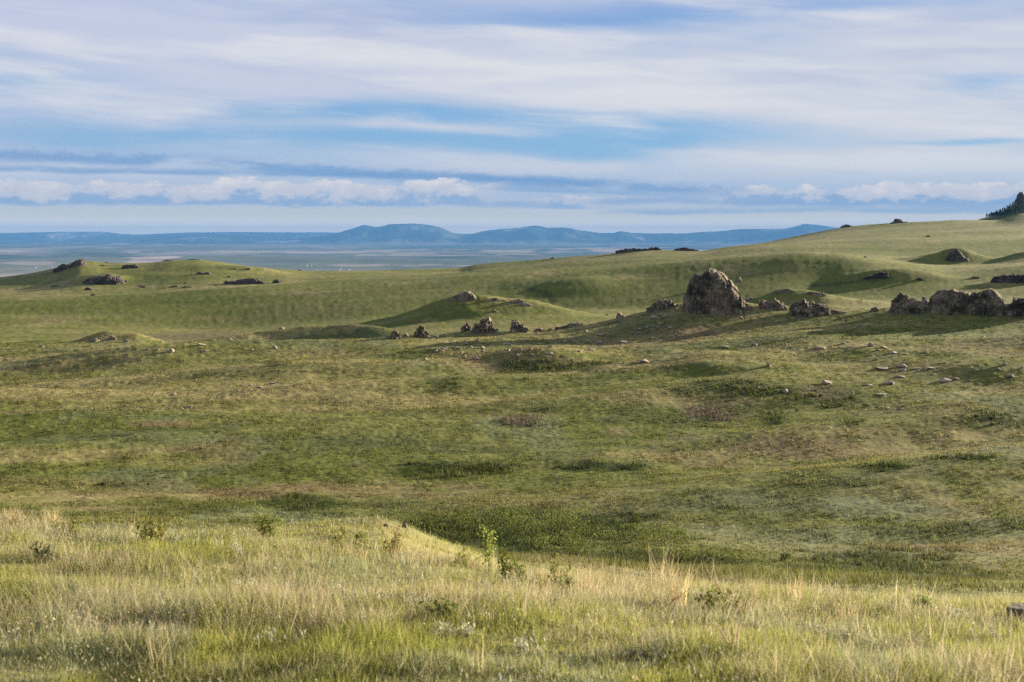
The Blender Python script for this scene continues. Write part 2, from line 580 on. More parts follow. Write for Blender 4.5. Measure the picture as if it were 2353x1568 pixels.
def octave(lam, amp, seed, aniso=1.0, rot=0.35):
    c, s = math.cos(rot), math.sin(rot)
    k = sstep(lam / spc, 1.6, 4.0)
    n = vnoise((GX * c + GY * s) / (lam * aniso), (-GX * s + GY * c) / lam, seed)
    return n * amp * k


roll = octave(95, 1.5, 3, 1.6) * sstep(DD, 350, 800) + octave(42, 0.8, 4, 1.8) * sstep(DD, 70, 200) + octave(18, 0.22, 5, 1.8) * sstep(DD, 45, 120) * (1 - 0.8 * sstep(DD, 300, 480))
rough = octave(7.5, 0.11, 6, 1.5) * sstep(DD, 22, 60) + octave(3.1, 0.060, 7, 1.3) * sstep(DD, 12, 30) + octave(1.25, 0.030, 8) * sstep(DD, 5, 14) + octave(0.5, 0.016, 9)
roll *= 1 - sstep(DD, 1500, 2300) * 0.6
rough *= 1 - 0.85 * sstep(DD, 240, 480)
LU, LV = GX * 0.95 + GY * 0.31, GY * 0.95 - GX * 0.31
terr = (0.17 * vnoise(LU / 26.0 + 0.2 * vnoise(GX / 9, GY / 9, 21), LV / 6.0, 22) + 0.07 * vnoise(LU / 12.0, LV / 2.4, 23)) * sstep(DD, 45, 90) * (1 - sstep(DD, 260, 330))
terr += 0.35 * vnoise(GX / 60.0, GY / 17.0, 24) * sstep(DD, 300, 380) * (1 - sstep(DD, 700, 1000)) * 0.5
rough = rough + terr
SU, SV = GX * 0.88 + GY * 0.47, GY * 0.88 - GX * 0.47
spur = (1.9 * vnoise(SU / 80.0, SV / 21.0, 25) + 0.75 * vnoise(SU / 34.0, SV / 9.5, 26)) * sstep(DD, 85, 150) * (1 - sstep(DD, 245, 285))
roll = roll + spur
GZ = GZ + roll + rough
rng = np.random.default_rng(7)
_g = rng.normal(0, 1, (ND, NA // 4 + 2))
_fj = np.arange(NA) / 4.0
_gi = _fj.astype(int)
_gf = (_fj - _gi)[None, :]
GZ[:, :NA] += (_g[:, _gi] * (1 - _gf) + _g[:, _gi + 1] * _gf) * np.minimum(0.00015 * DS[:, None], 0.04)
LOGD = np.log(DS)


def ground_at(x, y):
    x = np.asarray(x, float)
    y = np.asarray(y, float)
    D = np.hypot(x, y)
    a = np.arctan2(x, y)
    fi = np.clip(np.interp(np.log(np.maximum(D, DS[0])), LOGD, np.arange(ND)), 0, ND - 1.001)
    fj = np.clip((a + AZ_LIM) / (2 * AZ_LIM) * (NA - 1), 0, NA - 1.001)
    i, j = fi.astype(int), fj.astype(int)
    u, v = fi - i, fj - j
    return (GZ[i, j] * (1 - u) * (1 - v) + GZ[i + 1, j] * u * (1 - v) + GZ[i, j + 1] * (1 - u) * v + GZ[i + 1, j + 1] * u * v)


def stand(U, V, lo=3.0, hi=4000.0):
    """the point of the land sighted at (U, V), searched between two distances"""
    a, t = sight(U, V)
    a, t = float(a), float(t)
    fj = min(max((a + AZ_LIM) / (2 * AZ_LIM) * (NA - 1), 0), NA - 1.001)
    j = int(fj)
    v = fj - j
    i0, i1 = np.searchsorted(DS, lo), np.searchsorted(DS, hi)
    i1 = min(max(i1, i0 + 2), ND)
    zc = (GZ0[i0:i1, j] * (1 - v) + GZ0[i0:i1, j + 1] * v) + (roll[i0:i1, j])
    g = zc / DS[i0:i1] - t
    hit = np.nonzero(g >= 0)[0]
    k = int(hit[0]) if len(hit) else int(np.argmax(g))
    if len(hit) and k > 0:
        f = -g[k - 1] / (g[k] - g[k - 1])
        D = DS[i0 + k - 1] * (1 - f) + DS[i0 + k] * f
    else:
        D = DS[i0 + k]
    x, y = D * math.sin(a), D * math.cos(a)
    return x, y, float(ground_at(x, y)), float(D), a


# ------------------------------------------------------------------ colours of the grassland
C_LUSH = np.array([0.110, 0.127, 0.022])
C_MID = np.array([0.143, 0.148, 0.038])
C_DRY = np.array([0.250, 0.210, 0.088])
C_DARK = np.array([0.045, 0.062, 0.015])
C_SAGE = np.array([0.135, 0.155, 0.080])
C_RUST = np.array([0.170, 0.125, 0.062])
C_PLUM = np.array([0.125, 0.100, 0.062])
for _c in (C_LUSH, C_MID, C_DRY, C_DARK, C_SAGE, C_RUST, C_PLUM):
    _c *= 0.76

# patches with their own growth: U, V, half width, half height (survey units), kind, strength
PATCH = [
    (1010, 1083, 90, 22, "dark", 1.0), (1130, 1078, 60, 15, "dark", 0.9), (1380, 1075, 110, 12, "dark", 1.0), (1255, 1230, 330, 46, "dark", 1.0),
    (1100, 1205, 140, 30, "dark", 0.8), (690, 1160, 120, 32, "dark", 0.8), (270, 1108, 50, 9, "dark", 0.8), (1240, 940, 40, 5, "dark", 0.55),
    (1010, 872, 60, 7, "dark", 0.5), (1270, 845, 150, 14, "dark", 0.8), (1700, 890, 190, 22, "dark", 0.75), (1850, 905, 150, 26, "dark", 0.7),
    (2040, 1075, 60, 11, "dark", 0.9), (2200, 1052, 75, 6, "dark", 1.0), (1880, 1110, 160, 14, "dark", 0.45), (2280, 965, 60, 16, "dark", 0.6),
    (1960, 968, 30, 8, "dark", 0.7), (1780, 970, 22, 12, "dark", 0.8), (640, 835, 30, 5, "dark", 1.0), (2330, 1200, 40, 14, "dark", 0.7),
    (1560, 1280, 300, 12, "dark", 0.7), (2050, 1330, 250, 9, "dark", 0.7), (800, 1110, 70, 10, "dark", 0.4),
    (1000, 1170, 700, 20, "dark", 0.3), (2000, 1230, 330, 30, "dark", 0.35), (1500, 960, 300, 18, "dark", 0.25),
    (1640, 945, 70, 20, "plum", 0.9), (1200, 962, 62, 14, "plum", 0.9), (1890, 900, 60, 20, "plum", 0.6), (1980, 1000, 60, 10, "plum", 0.4),
    (1950, 1040, 280, 14, "rust", 0.55), (900, 1128, 260, 18, "rust", 0.6), (560, 1130, 150, 12, "rust", 0.6), (400, 975, 110, 5, "rust", 0.7),
    (240, 1170, 90, 9, "rust", 0.5), (300, 1130, 330, 26, "rust", 0.35), (2200, 1265, 200, 16, "rust", 0.45), (1650, 1065, 160, 14, "rust", 0.4),
    (1600, 775, 80, 7, "rust", 0.8), (430, 768, 110, 8, "plum", 0.6), (205, 770, 60, 14, "rust", 0.35), (80, 840, 70, 8, "plum", 0.5),
    (1600, 752, 60, 10, "rust", 0.6), (2150, 800, 120, 9, "dry", 0.5), (60, 915, 50, 6, "dry", 0.7), (500, 850, 500, 18, "dry", 0.35),
    (1800, 800, 230, 14, "dry", 0.5), (2000, 845, 330, 26, "dry", 0.45), (400, 905, 400, 26, "dry", 0.3), (1700, 990, 120, 10, "lush", 0.5),
    (1200, 1100, 330, 10, "lush", 0.5), (1750, 1155, 220, 26, "sage", 0.5), (2000, 1170, 160, 30, "sage", 0.6), (900, 1020, 200, 20, "sage", 0.3),
    (1800, 1230, 200, 20, "sage", 0.5), (600, 1190, 240, 16, "sage", 0.5), (300, 1010, 300, 16, "sage", 0.3),
    (1960, 603, 45, 9, "dark", 0.45), (2230, 520, 40, 6, "dark", 0.25), (1880, 640, 200, 12, "lush", 0.5), (650, 720, 600, 30, "lush", 0.35),
    (1500, 660, 300, 20, "lush", 0.25), (2300, 560, 120, 14, "lush", 0.4), (2080, 605, 160, 10, "lush", 0.3), (2030, 555, 60, 8, "dark", 0.3), (2325, 487, 55, 16, "dark", 1.0), (2400, 475, 80, 24, "dark", 1.0),
]
CM = {"dark": C_DARK, "plum": C_PLUM, "rust": C_RUST, "dry": C_DRY, "lush": C_LUSH, "sage": C_SAGE}


def survey_uv(x, y, z):
    d = y * math.cos(PITCH) - z * math.sin(PITCH)
    d = np.where(d > 0.5, d, 0.5)
    return CU + F * x / d, CV - F * (y * math.sin(PITCH) + z * math.cos(PITCH)) / d


_patch = []
for (U, V, ru, rv, kind, s) in PATCH:
    px, py, pz, pD, pa = stand(U, V)
    _, _, _, D1, _ = stand(U, V + rv)
    _, _, _, D2, _ = stand(U, V - rv)
    ry = max(0.5 * abs(D2 - D1), ru * pD / F * 0.35)
    _patch.append((px, py, pa, ru * pD / F, min(ry, 60), kind, s))


TRAILS_FOLD_SHADE = [  # animal tracks, small washes and a ridge fold's shade painted dark: survey points, half width (m), kind, strength
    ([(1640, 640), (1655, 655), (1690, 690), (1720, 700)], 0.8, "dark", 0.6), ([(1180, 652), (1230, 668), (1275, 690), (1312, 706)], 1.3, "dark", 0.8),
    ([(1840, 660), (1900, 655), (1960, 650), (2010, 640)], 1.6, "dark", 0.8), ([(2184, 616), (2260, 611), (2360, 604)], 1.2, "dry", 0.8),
    ([(0, 725), (120, 735), (240, 752), (330, 772)], 1.2, "dry", 0.5), ([(420, 790), (600, 772), (800, 752), (980, 738)], 2.0, "dry", 0.5),
    ([(0, 950), (300, 935), (620, 905), (900, 880)], 0.7, "dry", 0.55), ([(0, 885), (250, 868), (560, 845), (760, 830)], 0.8, "dry", 0.5), ([(0, 1020), (300, 1000), (640, 972), (1000, 945)], 0.6, "dark", 0.35),
    ([(1200, 900), (1500, 870), (1800, 862), (2200, 880)], 0.6, "dry", 0.4), ([(1300, 1140), (1700, 1115), (2000, 1095), (2353, 1090)], 0.4, "dry", 0.4), ([(500, 1112), (640, 1100), (800, 1108), (1000, 1120)], 0.4, "lush", 0.5),
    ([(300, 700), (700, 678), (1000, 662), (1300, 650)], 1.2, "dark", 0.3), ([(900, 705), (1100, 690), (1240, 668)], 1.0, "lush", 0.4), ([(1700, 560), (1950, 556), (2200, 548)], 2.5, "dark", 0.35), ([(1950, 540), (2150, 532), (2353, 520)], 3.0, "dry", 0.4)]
_trail_fold_shade = []
for _pts, _w, _k, _s in TRAILS_FOLD_SHADE:
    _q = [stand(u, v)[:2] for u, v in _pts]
    _trail_fold_shade.append((_q, _w, _k, _s))


def land_colour(x, y):
    """albedo of the growth on the land, by place"""
    D = np.hypot(x, y)
    n0 = fbm(x / 70.0, y / 70.0, 41, 4)
    n1 = fbm(x / 16.0, y / 22.0, 42, 4)
    n2 = fbm(x / 3.6, y / 5.0, 43, 3)
    n3 = fbm(x / 0.9, y / 1.2, 44, 2)
    big = fbm(x / 330.0, y / 330.0, 45, 3)
    c = C_MID + (C_LUSH - C_MID) * sstep(n0 + 0.5 * n1 + 0.6 * big, -0.5, 0.6)[:, None]
    dry = sstep(0.6 * n1 - 0.5 * n0 + 0.35 * n2, 0.12, 0.75)[:, None] * 0.75
    c = c + (C_DRY - c) * dry
    sg = sstep(fbm(x / 11.0, y / 15.0, 46, 3) + 0.3 * n2, 0.2, 0.7)[:, None] * 0.5 * (D < 330)[:, None]
    c = c + (C_SAGE - c) * sg
    dk = sstep(n2 + 0.5 * n1 + 0.25 * n3, 0.35, 0.85)[:, None] * 0.40 * (1 - 0.8 * sstep(D, 260, 430))[:, None]
    fs = fbm(x / 26.0 + 0.5 * n1, y / 9.0, 49, 4)
    ff = sstep(D, 300, 480)[:, None]
    c = c + (C_DRY - c) * (sstep(fs, 0.1, 0.8)[:, None] * 0.35 * ff)
    c = c + (C_DARK - c) * (sstep(-fs + 0.3 * n1, 0.3, 0.95)[:, None] * 0.28 * ff)
    c = c + (C_DARK - c) * dk
    lu, lv = x * 0.95 + y * 0.31, y * 0.95 - x * 0.31
    lane = fbm(lu / 34.0, lv / 9.0, 51, 4)
    lane2 = fbm(lu / 14.0, lv / 3.6, 52, 3)
    nf = (1 - sstep(D, 330, 520))[:, None]
    c = c + (C_DRY - c) * (sstep(lane + 0.3 * lane2, 0.1, 0.75)[:, None] * 0.68 * nf)
    c = c + (C_DARK - c) * (sstep(-lane + 0.5 * lane2, 0.3, 1.0)[:, None] * 0.42 * nf)
    rs = sstep(fbm(x / 25.0, y / 34.0, 47, 4) + 0.25 * n2, 0.42, 0.75)[:, None] * 0.40 * (D < 380)[:, None]
    c = c + (C_RUST - c) * rs
    shr = np.zeros(len(x))
    for (px, py, pa, rx, ry, kind, s) in _patch:
        dx = (x - px) * math.cos(pa) - (y - py) * math.sin(pa)
        dy = (x - px) * math.sin(pa) + (y - py) * math.cos(pa)
        q = (dx / rx) ** 2 + (dy / ry) ** 2
        near = np.nonzero(q < 5)[0]
        if not len(near):
            continue
        sc = max(rx, 1.0)
        w = fbm(x[near] / (sc * 0.35), y[near] / (sc * 0.35), 61, 4) * 0.75 + 0.2 * n3[near]
        f = sstep(1.15 - q[near] + w, 0.0, 0.75) * s
        c[near] += (CM[kind] - c[near]) * f[:, None]
        if kind in ("dark", "plum"):
            shr[near] = np.maximum(shr[near], f)
    wig = 1 + 0.5 * n2
    for pts, w, kind, s in _trail_fold_shade:
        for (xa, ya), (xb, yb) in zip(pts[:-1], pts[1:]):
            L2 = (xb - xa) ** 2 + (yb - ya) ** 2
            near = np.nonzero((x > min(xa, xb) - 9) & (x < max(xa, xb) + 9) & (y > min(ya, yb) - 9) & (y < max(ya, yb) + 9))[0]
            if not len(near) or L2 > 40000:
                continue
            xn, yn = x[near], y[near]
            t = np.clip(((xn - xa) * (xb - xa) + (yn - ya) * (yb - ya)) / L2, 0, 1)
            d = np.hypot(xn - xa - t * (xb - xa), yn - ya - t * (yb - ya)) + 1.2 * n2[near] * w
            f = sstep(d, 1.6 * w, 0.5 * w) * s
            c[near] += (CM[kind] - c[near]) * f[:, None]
    c = c * (1 + 0.16 * n3 + 0.13 * n2 * (1 - 0.6 * sstep(D, 260, 430)))[:, None]
    # towards the far hills the growth is short and even
    return np.clip(c, 0.01, 0.6), shr


# ------------------------------------------------------------------ materials


def mat_attr(name, rough=0.9, trans=0.0, bump=None, detail=None, spec=0.15):
    m = bpy.data.materials.new(name)
    m.use_nodes = True
    N = Nodes(m.node_tree)
    at = N.new("ShaderNodeAttribute", attribute_name="col")
    c = at.outputs["Color"]
    if detail:
        tc = N.new("ShaderNodeTexCoord")
        n = N.noise(tc.outputs["Object"], detail[0], 5, 0.65)
        f = N.ramp(n, 0.3, 0.7, smooth=False, a=1 - detail[1], b=1 + detail[1])
        c = N.mix(1.0, c, N.xyz(f, f, f), mode="MULTIPLY")
    bs = N.new("ShaderNodeBsdfPrincipled")
    N.put(bs.inputs["Base Color"], c)
    bs.inputs["Roughness"].default_value = rough
    bs.inputs["Specular IOR Level"].default_value = spec
    if bump:
        tc = N.new("ShaderNodeTexCoord")
        bn = N.new("ShaderNodeBump")
        N.put(bn.inputs["Height"], N.noise(tc.outputs["Object"], bump[0], 6, 0.7))
        bn.inputs["Strength"].default_value = bump[1]
        bn.inputs["Distance"].default_value = bump[2]
        m.node_tree.links.new(bn.outputs[0], bs.inputs["Normal"])
    out = N.new("ShaderNodeOutputMaterial")
    if trans > 0:
        tr = N.new("ShaderNodeBsdfTranslucent")
        N.put(tr.inputs[0], c)
        mx = N.new("ShaderNodeMixShader")
        mx.inputs[0].default_value = trans
        m.node_tree.links.new(bs.outputs[0], mx.inputs[1])
        m.node_tree.links.new(tr.outputs[0], mx.inputs[2])
        m.node_tree.links.new(mx.outputs[0], out.inputs[0])
    else:
        m.node_tree.links.new(bs.outputs[0], out.inputs[0])
    return m


M_LAND = mat_attr("grassland", 0.95, detail=(0.9, 0.32), bump=(1.6, 0.45, 0.25), spec=0.05)
M_PLAIN = mat_attr("plain_fields", 0.95, spec=0.0)
M_BLADE = mat_attr("grass_blades", 0.7, trans=0.38, spec=0.08)
M_LEAF = mat_attr("leaves", 0.75, trans=0.3, spec=0.06)


def mat_rock(name, c0, c1, lichen, scale, yellow=0.5):
    m = bpy.data.materials.new(name)
    m.use_nodes = True
    N = Nodes(m.node_tree)
    tc = N.new("ShaderNodeTexCoord")
    p = tc.outputs["Object"]
    oi = N.new("ShaderNodeObjectInfo")
    va = N.new("ShaderNodeVectorMath", operation="ADD")
    N.put(va.inputs[0], p)
    N.put(va.inputs[1], N.xyz(N.mul(oi.outputs["Random"], 90.0), N.mul(oi.outputs["Random"], 37.0), 0.0))
    p = va.outputs[0]
    n1 = N.noise(p, scale, 8, 0.62)
    n2 = N.noise(p, scale * 4.3, 6, 0.65)
    n3 = N.noise(p, scale * 1.9, 7, 0.7)
    c = N.mix(N.ramp(n1, 0.35, 0.66), c0, c1)
    c = N.mix(N.mul(N.ramp(n2, 0.48, 0.72), 0.6), c, tuple(v * 0.35 for v in c0))
    c = N.mix(N.mul(N.ramp(n3, 0.54, 0.66), 0.7), c, lichen)
    n4 = N.noise(p, scale * 1.1, 5, 0.6, 0.4)
    c = N.mix(N.mul(N.ramp(n4, 0.64, 0.70), yellow), c, (0.42, 0.33, 0.05))
    bs = N.new("ShaderNodeBsdfPrincipled")
    N.put(bs.inputs["Base Color"], c)
    bs.inputs["Roughness"].default_value = 0.92
    bs.inputs["Specular IOR Level"].default_value = 0.15
    bn = N.new("ShaderNodeBump")
    N.put(bn.inputs["Height"], N.add(n2, N.mul(n1, 0.8)))
    bn.inputs["Strength"].default_value = 0.9
    bn.inputs["Distance"].default_value = 0.35 / scale
    m.node_tree.links.new(bn.outputs[0], bs.inputs["Normal"])
    out = N.new("ShaderNodeOutputMaterial")
    m.node_tree.links.new(bs.outputs[0], out.inputs[0])
    return m


M_ROCK = mat_rock("lichen_rock", (0.105, 0.086, 0.060), (0.34, 0.28, 0.195), (0.40, 0.37, 0.25), 0.55)
M_MONO = mat_rock("dark_columnar_rock", (0.038, 0.032, 0.024), (0.28, 0.228, 0.155), (0.42, 0.365, 0.225), 0.35, 0.6)
M_FARROCK = mat_rock("far_rock", (0.058, 0.046, 0.039), (0.15, 0.118, 0.092), (0.17, 0.155, 0.11), 0.16, 0.2)
M_STONE = mat_rock("field_stone", (0.22, 0.18, 0.135), (0.42, 0.35, 0.255), (0.46, 0.42, 0.30), 1.6, 0.5)

# ------------------------------------------------------------------ the land sheet


def build_land():
    n = GZ.shape[1]
    verts = np.stack([GX, GY, GZ], -1).reshape(-1, 3)
    idx = np.arange(ND * n).reshape(ND, n)
    nxt = np.roll(idx, -1, axis=1)
    q = np.stack([idx[:-1], idx[1:], nxt[1:], nxt[:-1]], -1).reshape(-1, 4)
    x, y = verts[:, 0], verts[:, 1]
    c = np.empty((len(verts), 3))
    for s in range(0, len(verts), 400000):
        c[s:s + 400000], _ = land_colour(x[s:s + 400000], y[s:s + 400000])
    # slopes beyond the second skyline carry short dark grass and scree
    cap = len(verts)
    verts = np.vstack([verts, [[0, 0, -1.62]]])
    c = np.vstack([c, c[:1]])
    tri = np.stack([idx[0], nxt[0], np.full(n, cap)], -1)
    me = mesh_np("ground", verts, [q, tri], M_LAND, c)
    o = obj("ground", me)
    tag(o, "rolling green grassland with knolls, hollows and long ridges", "hills", kind="structure")


build_land()

# ------------------------------------------------------------------ the wide plain below, and the mountains


def plain_z(x, y):
    z = -205 + 14 * fbm(x / 5200, y / 5200, 71, 4) + 7 * fbm(x / 1400, y / 1400, 72, 4) + 3.0 * fbm(x / 420, y / 420, 73, 3)
    Dv = np.hypot(x, y)
    # low benches before the mountains
    z = z + 55 * sstep(fbm(x / 9000, y / 7000, 74, 3) + 0.35, 0.0, 0.9) * sstep(Dv, 21000, 36000)
    return z + 26 * sstep(fbm(x / 3000, y / 2200, 75, 4), 0.15, 0.8) * sstep(Dv, 9000, 14000)


def build_plain():
    az = np.concatenate([np.linspace(-R(26), R(26), 900), np.linspace(R(26), 2 * PI - R(26), 80)[1:-1]])
    D = np.exp(np.linspace(math.log(2600), math.log(64000), 620))
    X = D[:, None] * np.sin(az)
    Y = D[:, None] * np.cos(az)
    x, y = X.ravel(), Y.ravel()
    z = plain_z(x, y)
    Dv = np.hypot(x, y)
    n1 = fbm(x / 2600, y / 5200, 81, 5)
    n2 = fbm(x / 800, y / 1900, 82, 5)
    n3 = fbm(x / 5200, y / 8000, 83, 4)
    green = np.array([0.110, 0.123, 0.083])  # field colours greyed towards lilac, some of the haze put into them
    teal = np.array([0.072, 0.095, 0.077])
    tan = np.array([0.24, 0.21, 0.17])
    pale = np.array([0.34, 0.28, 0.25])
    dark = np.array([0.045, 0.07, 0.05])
    c = green + (teal - green) * sstep(n1, -0.4, 0.5)[:, None]
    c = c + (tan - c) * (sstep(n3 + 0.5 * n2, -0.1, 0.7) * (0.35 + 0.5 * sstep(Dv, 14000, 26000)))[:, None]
    c = c + (pale - c) * (sstep(n1 * 0.5 - n2 * 0.8, 0.5, 0.75) * 0.6)[:, None]
    c = c + (dark - c) * (sstep(n2 + 0.4 * n1, 0.45, 0.8) * 0.8)[:, None]
    # a pale band across the middle of the plain, sunlit strips painted into its colour, dark woodland strips beyond it
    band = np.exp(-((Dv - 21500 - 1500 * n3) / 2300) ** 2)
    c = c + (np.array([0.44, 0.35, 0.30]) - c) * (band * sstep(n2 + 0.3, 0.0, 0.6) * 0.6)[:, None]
    wd = np.exp(-((Dv - 27500 - 2500 * n1) / 1700) ** 2) * sstep(fbm(x / 2500, y / 6000, 85, 3), 0.0, 0.35)
    c = c + (dark - c) * (wd * 0.85)[:, None]
    for (U, V, ru, rv, col, s) in [(345, 600, 60, 9, pale, 1.0), (40, 636, 120, 8, tan, 0.9), (60, 605, 60, 5, pale, 0.5), (700, 580, 60, 1.5, pale, 1.0), (940, 583, 70, 2, tan, 0.9)]:  # pale patches are sunlit spots put into the plain's colour
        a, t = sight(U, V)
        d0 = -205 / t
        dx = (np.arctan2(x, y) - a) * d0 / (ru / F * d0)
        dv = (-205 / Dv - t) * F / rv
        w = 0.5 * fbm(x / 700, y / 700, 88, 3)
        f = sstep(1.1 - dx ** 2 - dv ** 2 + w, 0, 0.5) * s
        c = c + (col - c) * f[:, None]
    nA = len(az)
    idx = np.arange(len(x)).reshape(len(D), nA)
    nxt = np.roll(idx, -1, axis=1)
    q = np.stack([idx[:-1], idx[1:], nxt[1:], nxt[:-1]], -1).reshape(-1, 4)
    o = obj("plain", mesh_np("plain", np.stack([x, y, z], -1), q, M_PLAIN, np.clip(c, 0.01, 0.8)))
    tag(o, "wide hazy valley plain with pale and green fields", "plain", kind="structure")


build_plain()

CREST_FAR = [(-900, 532), (-400, 530), (-100, 534), (0, 535), (60, 534), (100, 533), (230, 532), (290, 538), (310, 539), (400, 535), (560, 533), (750, 534), (900, 537), (1045, 537), (1400, 536),
             (1560, 536), (1700, 530), (1900, 526), (2100, 530), (2353, 528), (2700, 525), (3300, 530)]
CREST_NEAR = [(-900, 552), (-400, 550), (0, 556), (200, 550), (300, 546), (420, 541), (520, 540), (600, 543), (660, 548), (700, 546), (750, 541), (780, 533), (810, 525), (838, 516.5), (862, 521), (880, 519), (893, 515),
              (940, 513.5), (985, 516), (1010, 522), (1048, 535.5), (1080, 537), (1110, 531), (1150, 526), (1190, 523), (1230, 518.5), (1262, 523), (1290, 522), (1340, 530), (1390, 535), (1410, 534.5),
              (1425, 531), (1455, 535), (1560, 536.5), (1620, 532), (1660, 530), (1700, 526.5), (1760, 525.5), (1800, 525), (1828, 520), (1850, 514), (1875, 516), (1920, 522), (1990, 526), (2200, 520),
              (2353, 524), (2700, 520), (3300, 525)]


def build_mountains(name, crest, Dc, half, seed, label):
    az = np.linspace(-R(38), R(38), 1500)
    D = np.linspace(Dc - half, Dc + half, 110)
    a, t = sight(np.array([p[0] for p in crest], float), np.array([p[1] for p in crest], float))
    tc = pchip1(az, a, t)
    X = D[:, None] * np.sin(az)
    Y = D[:, None] * np.cos(az)
    base = -212.0
    hc = tc * Dc - base
    s = np.abs(D - Dc)[:, None] / half
    gul = fbm(X / 1500, Y / 3800, seed, 5) * 0.5 + fbm(X / 480, Y / 1100, seed + 5, 4) * 0.22
    prof = np.clip(1 - s, 0, 1) ** 1.25
    Z = base - 6 + hc[None, :] * prof * (1 + gul * np.clip(s * 3.0, 0, 1) * 0.75) + 6 * fbm(X / 220, Y / 420, seed + 9, 3) * prof
    x, y, z = X.ravel(), Y.ravel(), Z.ravel()
    n = fbm(x / 900, y / 1500, seed + 3, 5)
    c = np.array([0.030, 0.045, 0.030]) + (np.array([0.085, 0.10, 0.055]) - np.array([0.030, 0.045, 0.030])) * sstep(n, -0.2, 0.8)[:, None]
    bare = sstep(fbm(x / 1300, y / 2600, seed + 7, 4) + 0.3 * n, 0.55, 0.75) * 0.7
    low = sstep(s.repeat(len(az), 1).ravel(), 0.55, 0.9)
    c = c + (np.array([0.30, 0.26, 0.22]) - c) * (bare * 0.8)[:, None]
    c = c + (np.array([0.22, 0.21, 0.13]) - c) * (low * 0.75)[:, None]
    idx = np.arange(len(x)).reshape(len(D), len(az))
    q = np.stack([idx[:-1, :-1], idx[1:, :-1], idx[1:, 1:], idx[:-1, 1:]], -1).reshape(-1, 4)
    o = obj(name, mesh_np(name, np.stack([x, y, z], -1), q, M_PLAIN, np.clip(c, 0.01, 0.6)))
    tag(o, label, "mountains", kind="structure")


build_mountains("mountains", CREST_FAR, 54000, 7000, 101, "long flat blue mountain range along the horizon")
build_mountains("mountains", CREST_NEAR, 43000, 6000, 131, "blue butte and forested mountains in front of the far range")

# ------------------------------------------------------------------ rock outcrops
ZOOM = {"A": (1600, 650, 6.536), "B": (1860, 700, 6.536), "C": (2200, 690, 6.536), "D": (2200, 450, 6.536), "E": (950, 710, 6.192), "G": (1280, 740, 5.602),
        "H": (60, 620, 6.536), "I": (420, 620, 5.115), "J": (0, 780, 3.361), "K": (1600, 780, 2.451), "L": (1600, 440, 2.451), "M": (1700, 600, 2.736),
        "N": (850, 600, 2.768), "P": (0, 1200, 2.736), "Q": (850, 1200, 2.736), "S": (1700, 1200, 2.736), "T": (800, 540, 2.139)}


def zuv(k, x, y):
    ox, oy, s = ZOOM[k]
    return (ox + x / s) * 2353.0 / 2560.0, (oy + y / s) * 1568.0 / 1706.0


def loft_rock(prof, depth, seed, nx, nphi, block, amp, stretch=1.0, steep=0.45, flank=0.4):
    """a wall-like outcrop grown along a ridge profile; prof = [(x, h)] in metres"""
    prof = np.array(prof, float)
    x0, x1 = prof[0, 0], prof[-1, 0]
    xs = np.linspace(x0, x1, nx)
    h = np.interp(xs, prof[:, 0], prof[:, 1])
    H = max(prof[:, 1].max(), 0.2)
    q = np.stack([xs / block * 1.7, np.zeros(nx), np.zeros(nx)], 1)
    jag, _ = cells3(q + seed * 3.7, seed)
    h = np.maximum(h + jag * amp * 0.55, 0.04 * H)
    t = np.linspace(-1, 1, nx)
    d = 0.5 * depth * (0.10 + 0.90 * np.sqrt(np.clip(1 - np.abs(t) ** 3.2, 0, 1))) * (0.55 + 0.45 * np.clip(h / H, 0, 1)) * (1 + 0.22 * vnoise(xs / (block * 2.2), xs * 0 + seed, seed))
    ph = np.linspace(0, PI, nphi)
    cs, sn = np.cos(ph), np.sin(ph)
    yy = -np.sign(cs) * np.abs(cs) ** 0.62
    zz = np.abs(sn) ** steep
    Y = d[:, None] * yy[None, :]
    Z = h[:, None] * zz[None, :]
    sk = -0.45 * H - 0.3
    Yf = np.concatenate([-d[:, None] * 1.06, Y, d[:, None] * 1.06], 1)
    Zf = np.concatenate([np.full((nx, 1), sk), Z, np.full((nx, 1), sk)], 1)
    Xf = np.broadcast_to(xs[:, None], Yf.shape)
    # the right-hand flank runs back at an angle, so its face can be seen
    wr = np.clip((t + 0.2) / 1.2, 0, 1)[:, None]
    Xf = Xf + 1.7 * flank * wr * np.minimum(Yf + 0.1 * d[:, None], 0)
    P = np.stack([Xf, Yf, Zf], -1).reshape(-1, 3)
    cx = 0.5 * (x0 + x1)
    nrm = np.stack([(P[:, 0] - cx) / max(x1 - x0, 0.1) * 0.9 * depth, P[:, 1] * 1.25, (P[:, 2] - 0.3 * H) * 0.6], 1)
    nrm /= np.linalg.norm(nrm, axis=1)[:, None] + 1e-6
    sc = np.array([1.0, 1.0, 1.0 / stretch])
    v1, b1 = cells3(P * sc / block + seed * 1.31, seed + 5)
    v2, b2 = cells3(P * sc / (block * 0.42) + seed * 2.17, seed + 15)
    f = fbm3(P * sc / (block * 1.6) + seed, seed + 25, 4)
    disp = amp * (0.75 * v1 + 0.22 * v2 + 0.45 * f - 0.45 * np.exp(-b1 / 0.07) - 0.14 * np.exp(-b2 / 0.09))
    P = P + nrm * disp[:, None]
    nr = nphi + 2
    idx = np.arange(nx * nr).reshape(nx, nr)
    quads = np.stack([idx[:-1, :-1], idx[1:, :-1], idx[1:, 1:], idx[:-1, 1:]], -1).reshape(-1, 4)
    c0, c1 = len(P), len(P) + 1
    P = np.vstack([P, P[idx[0]].mean(0), P[idx[-1]].mean(0)])
    e0 = np.stack([idx[0, :-1], idx[0, 1:], np.full(nr - 1, c0)], -1)
    e1 = np.stack([idx[-1, 1:], idx[-1, :-1], np.full(nr - 1, c1)], -1)
    return P, [quads, np.vstack([e0, e1])]


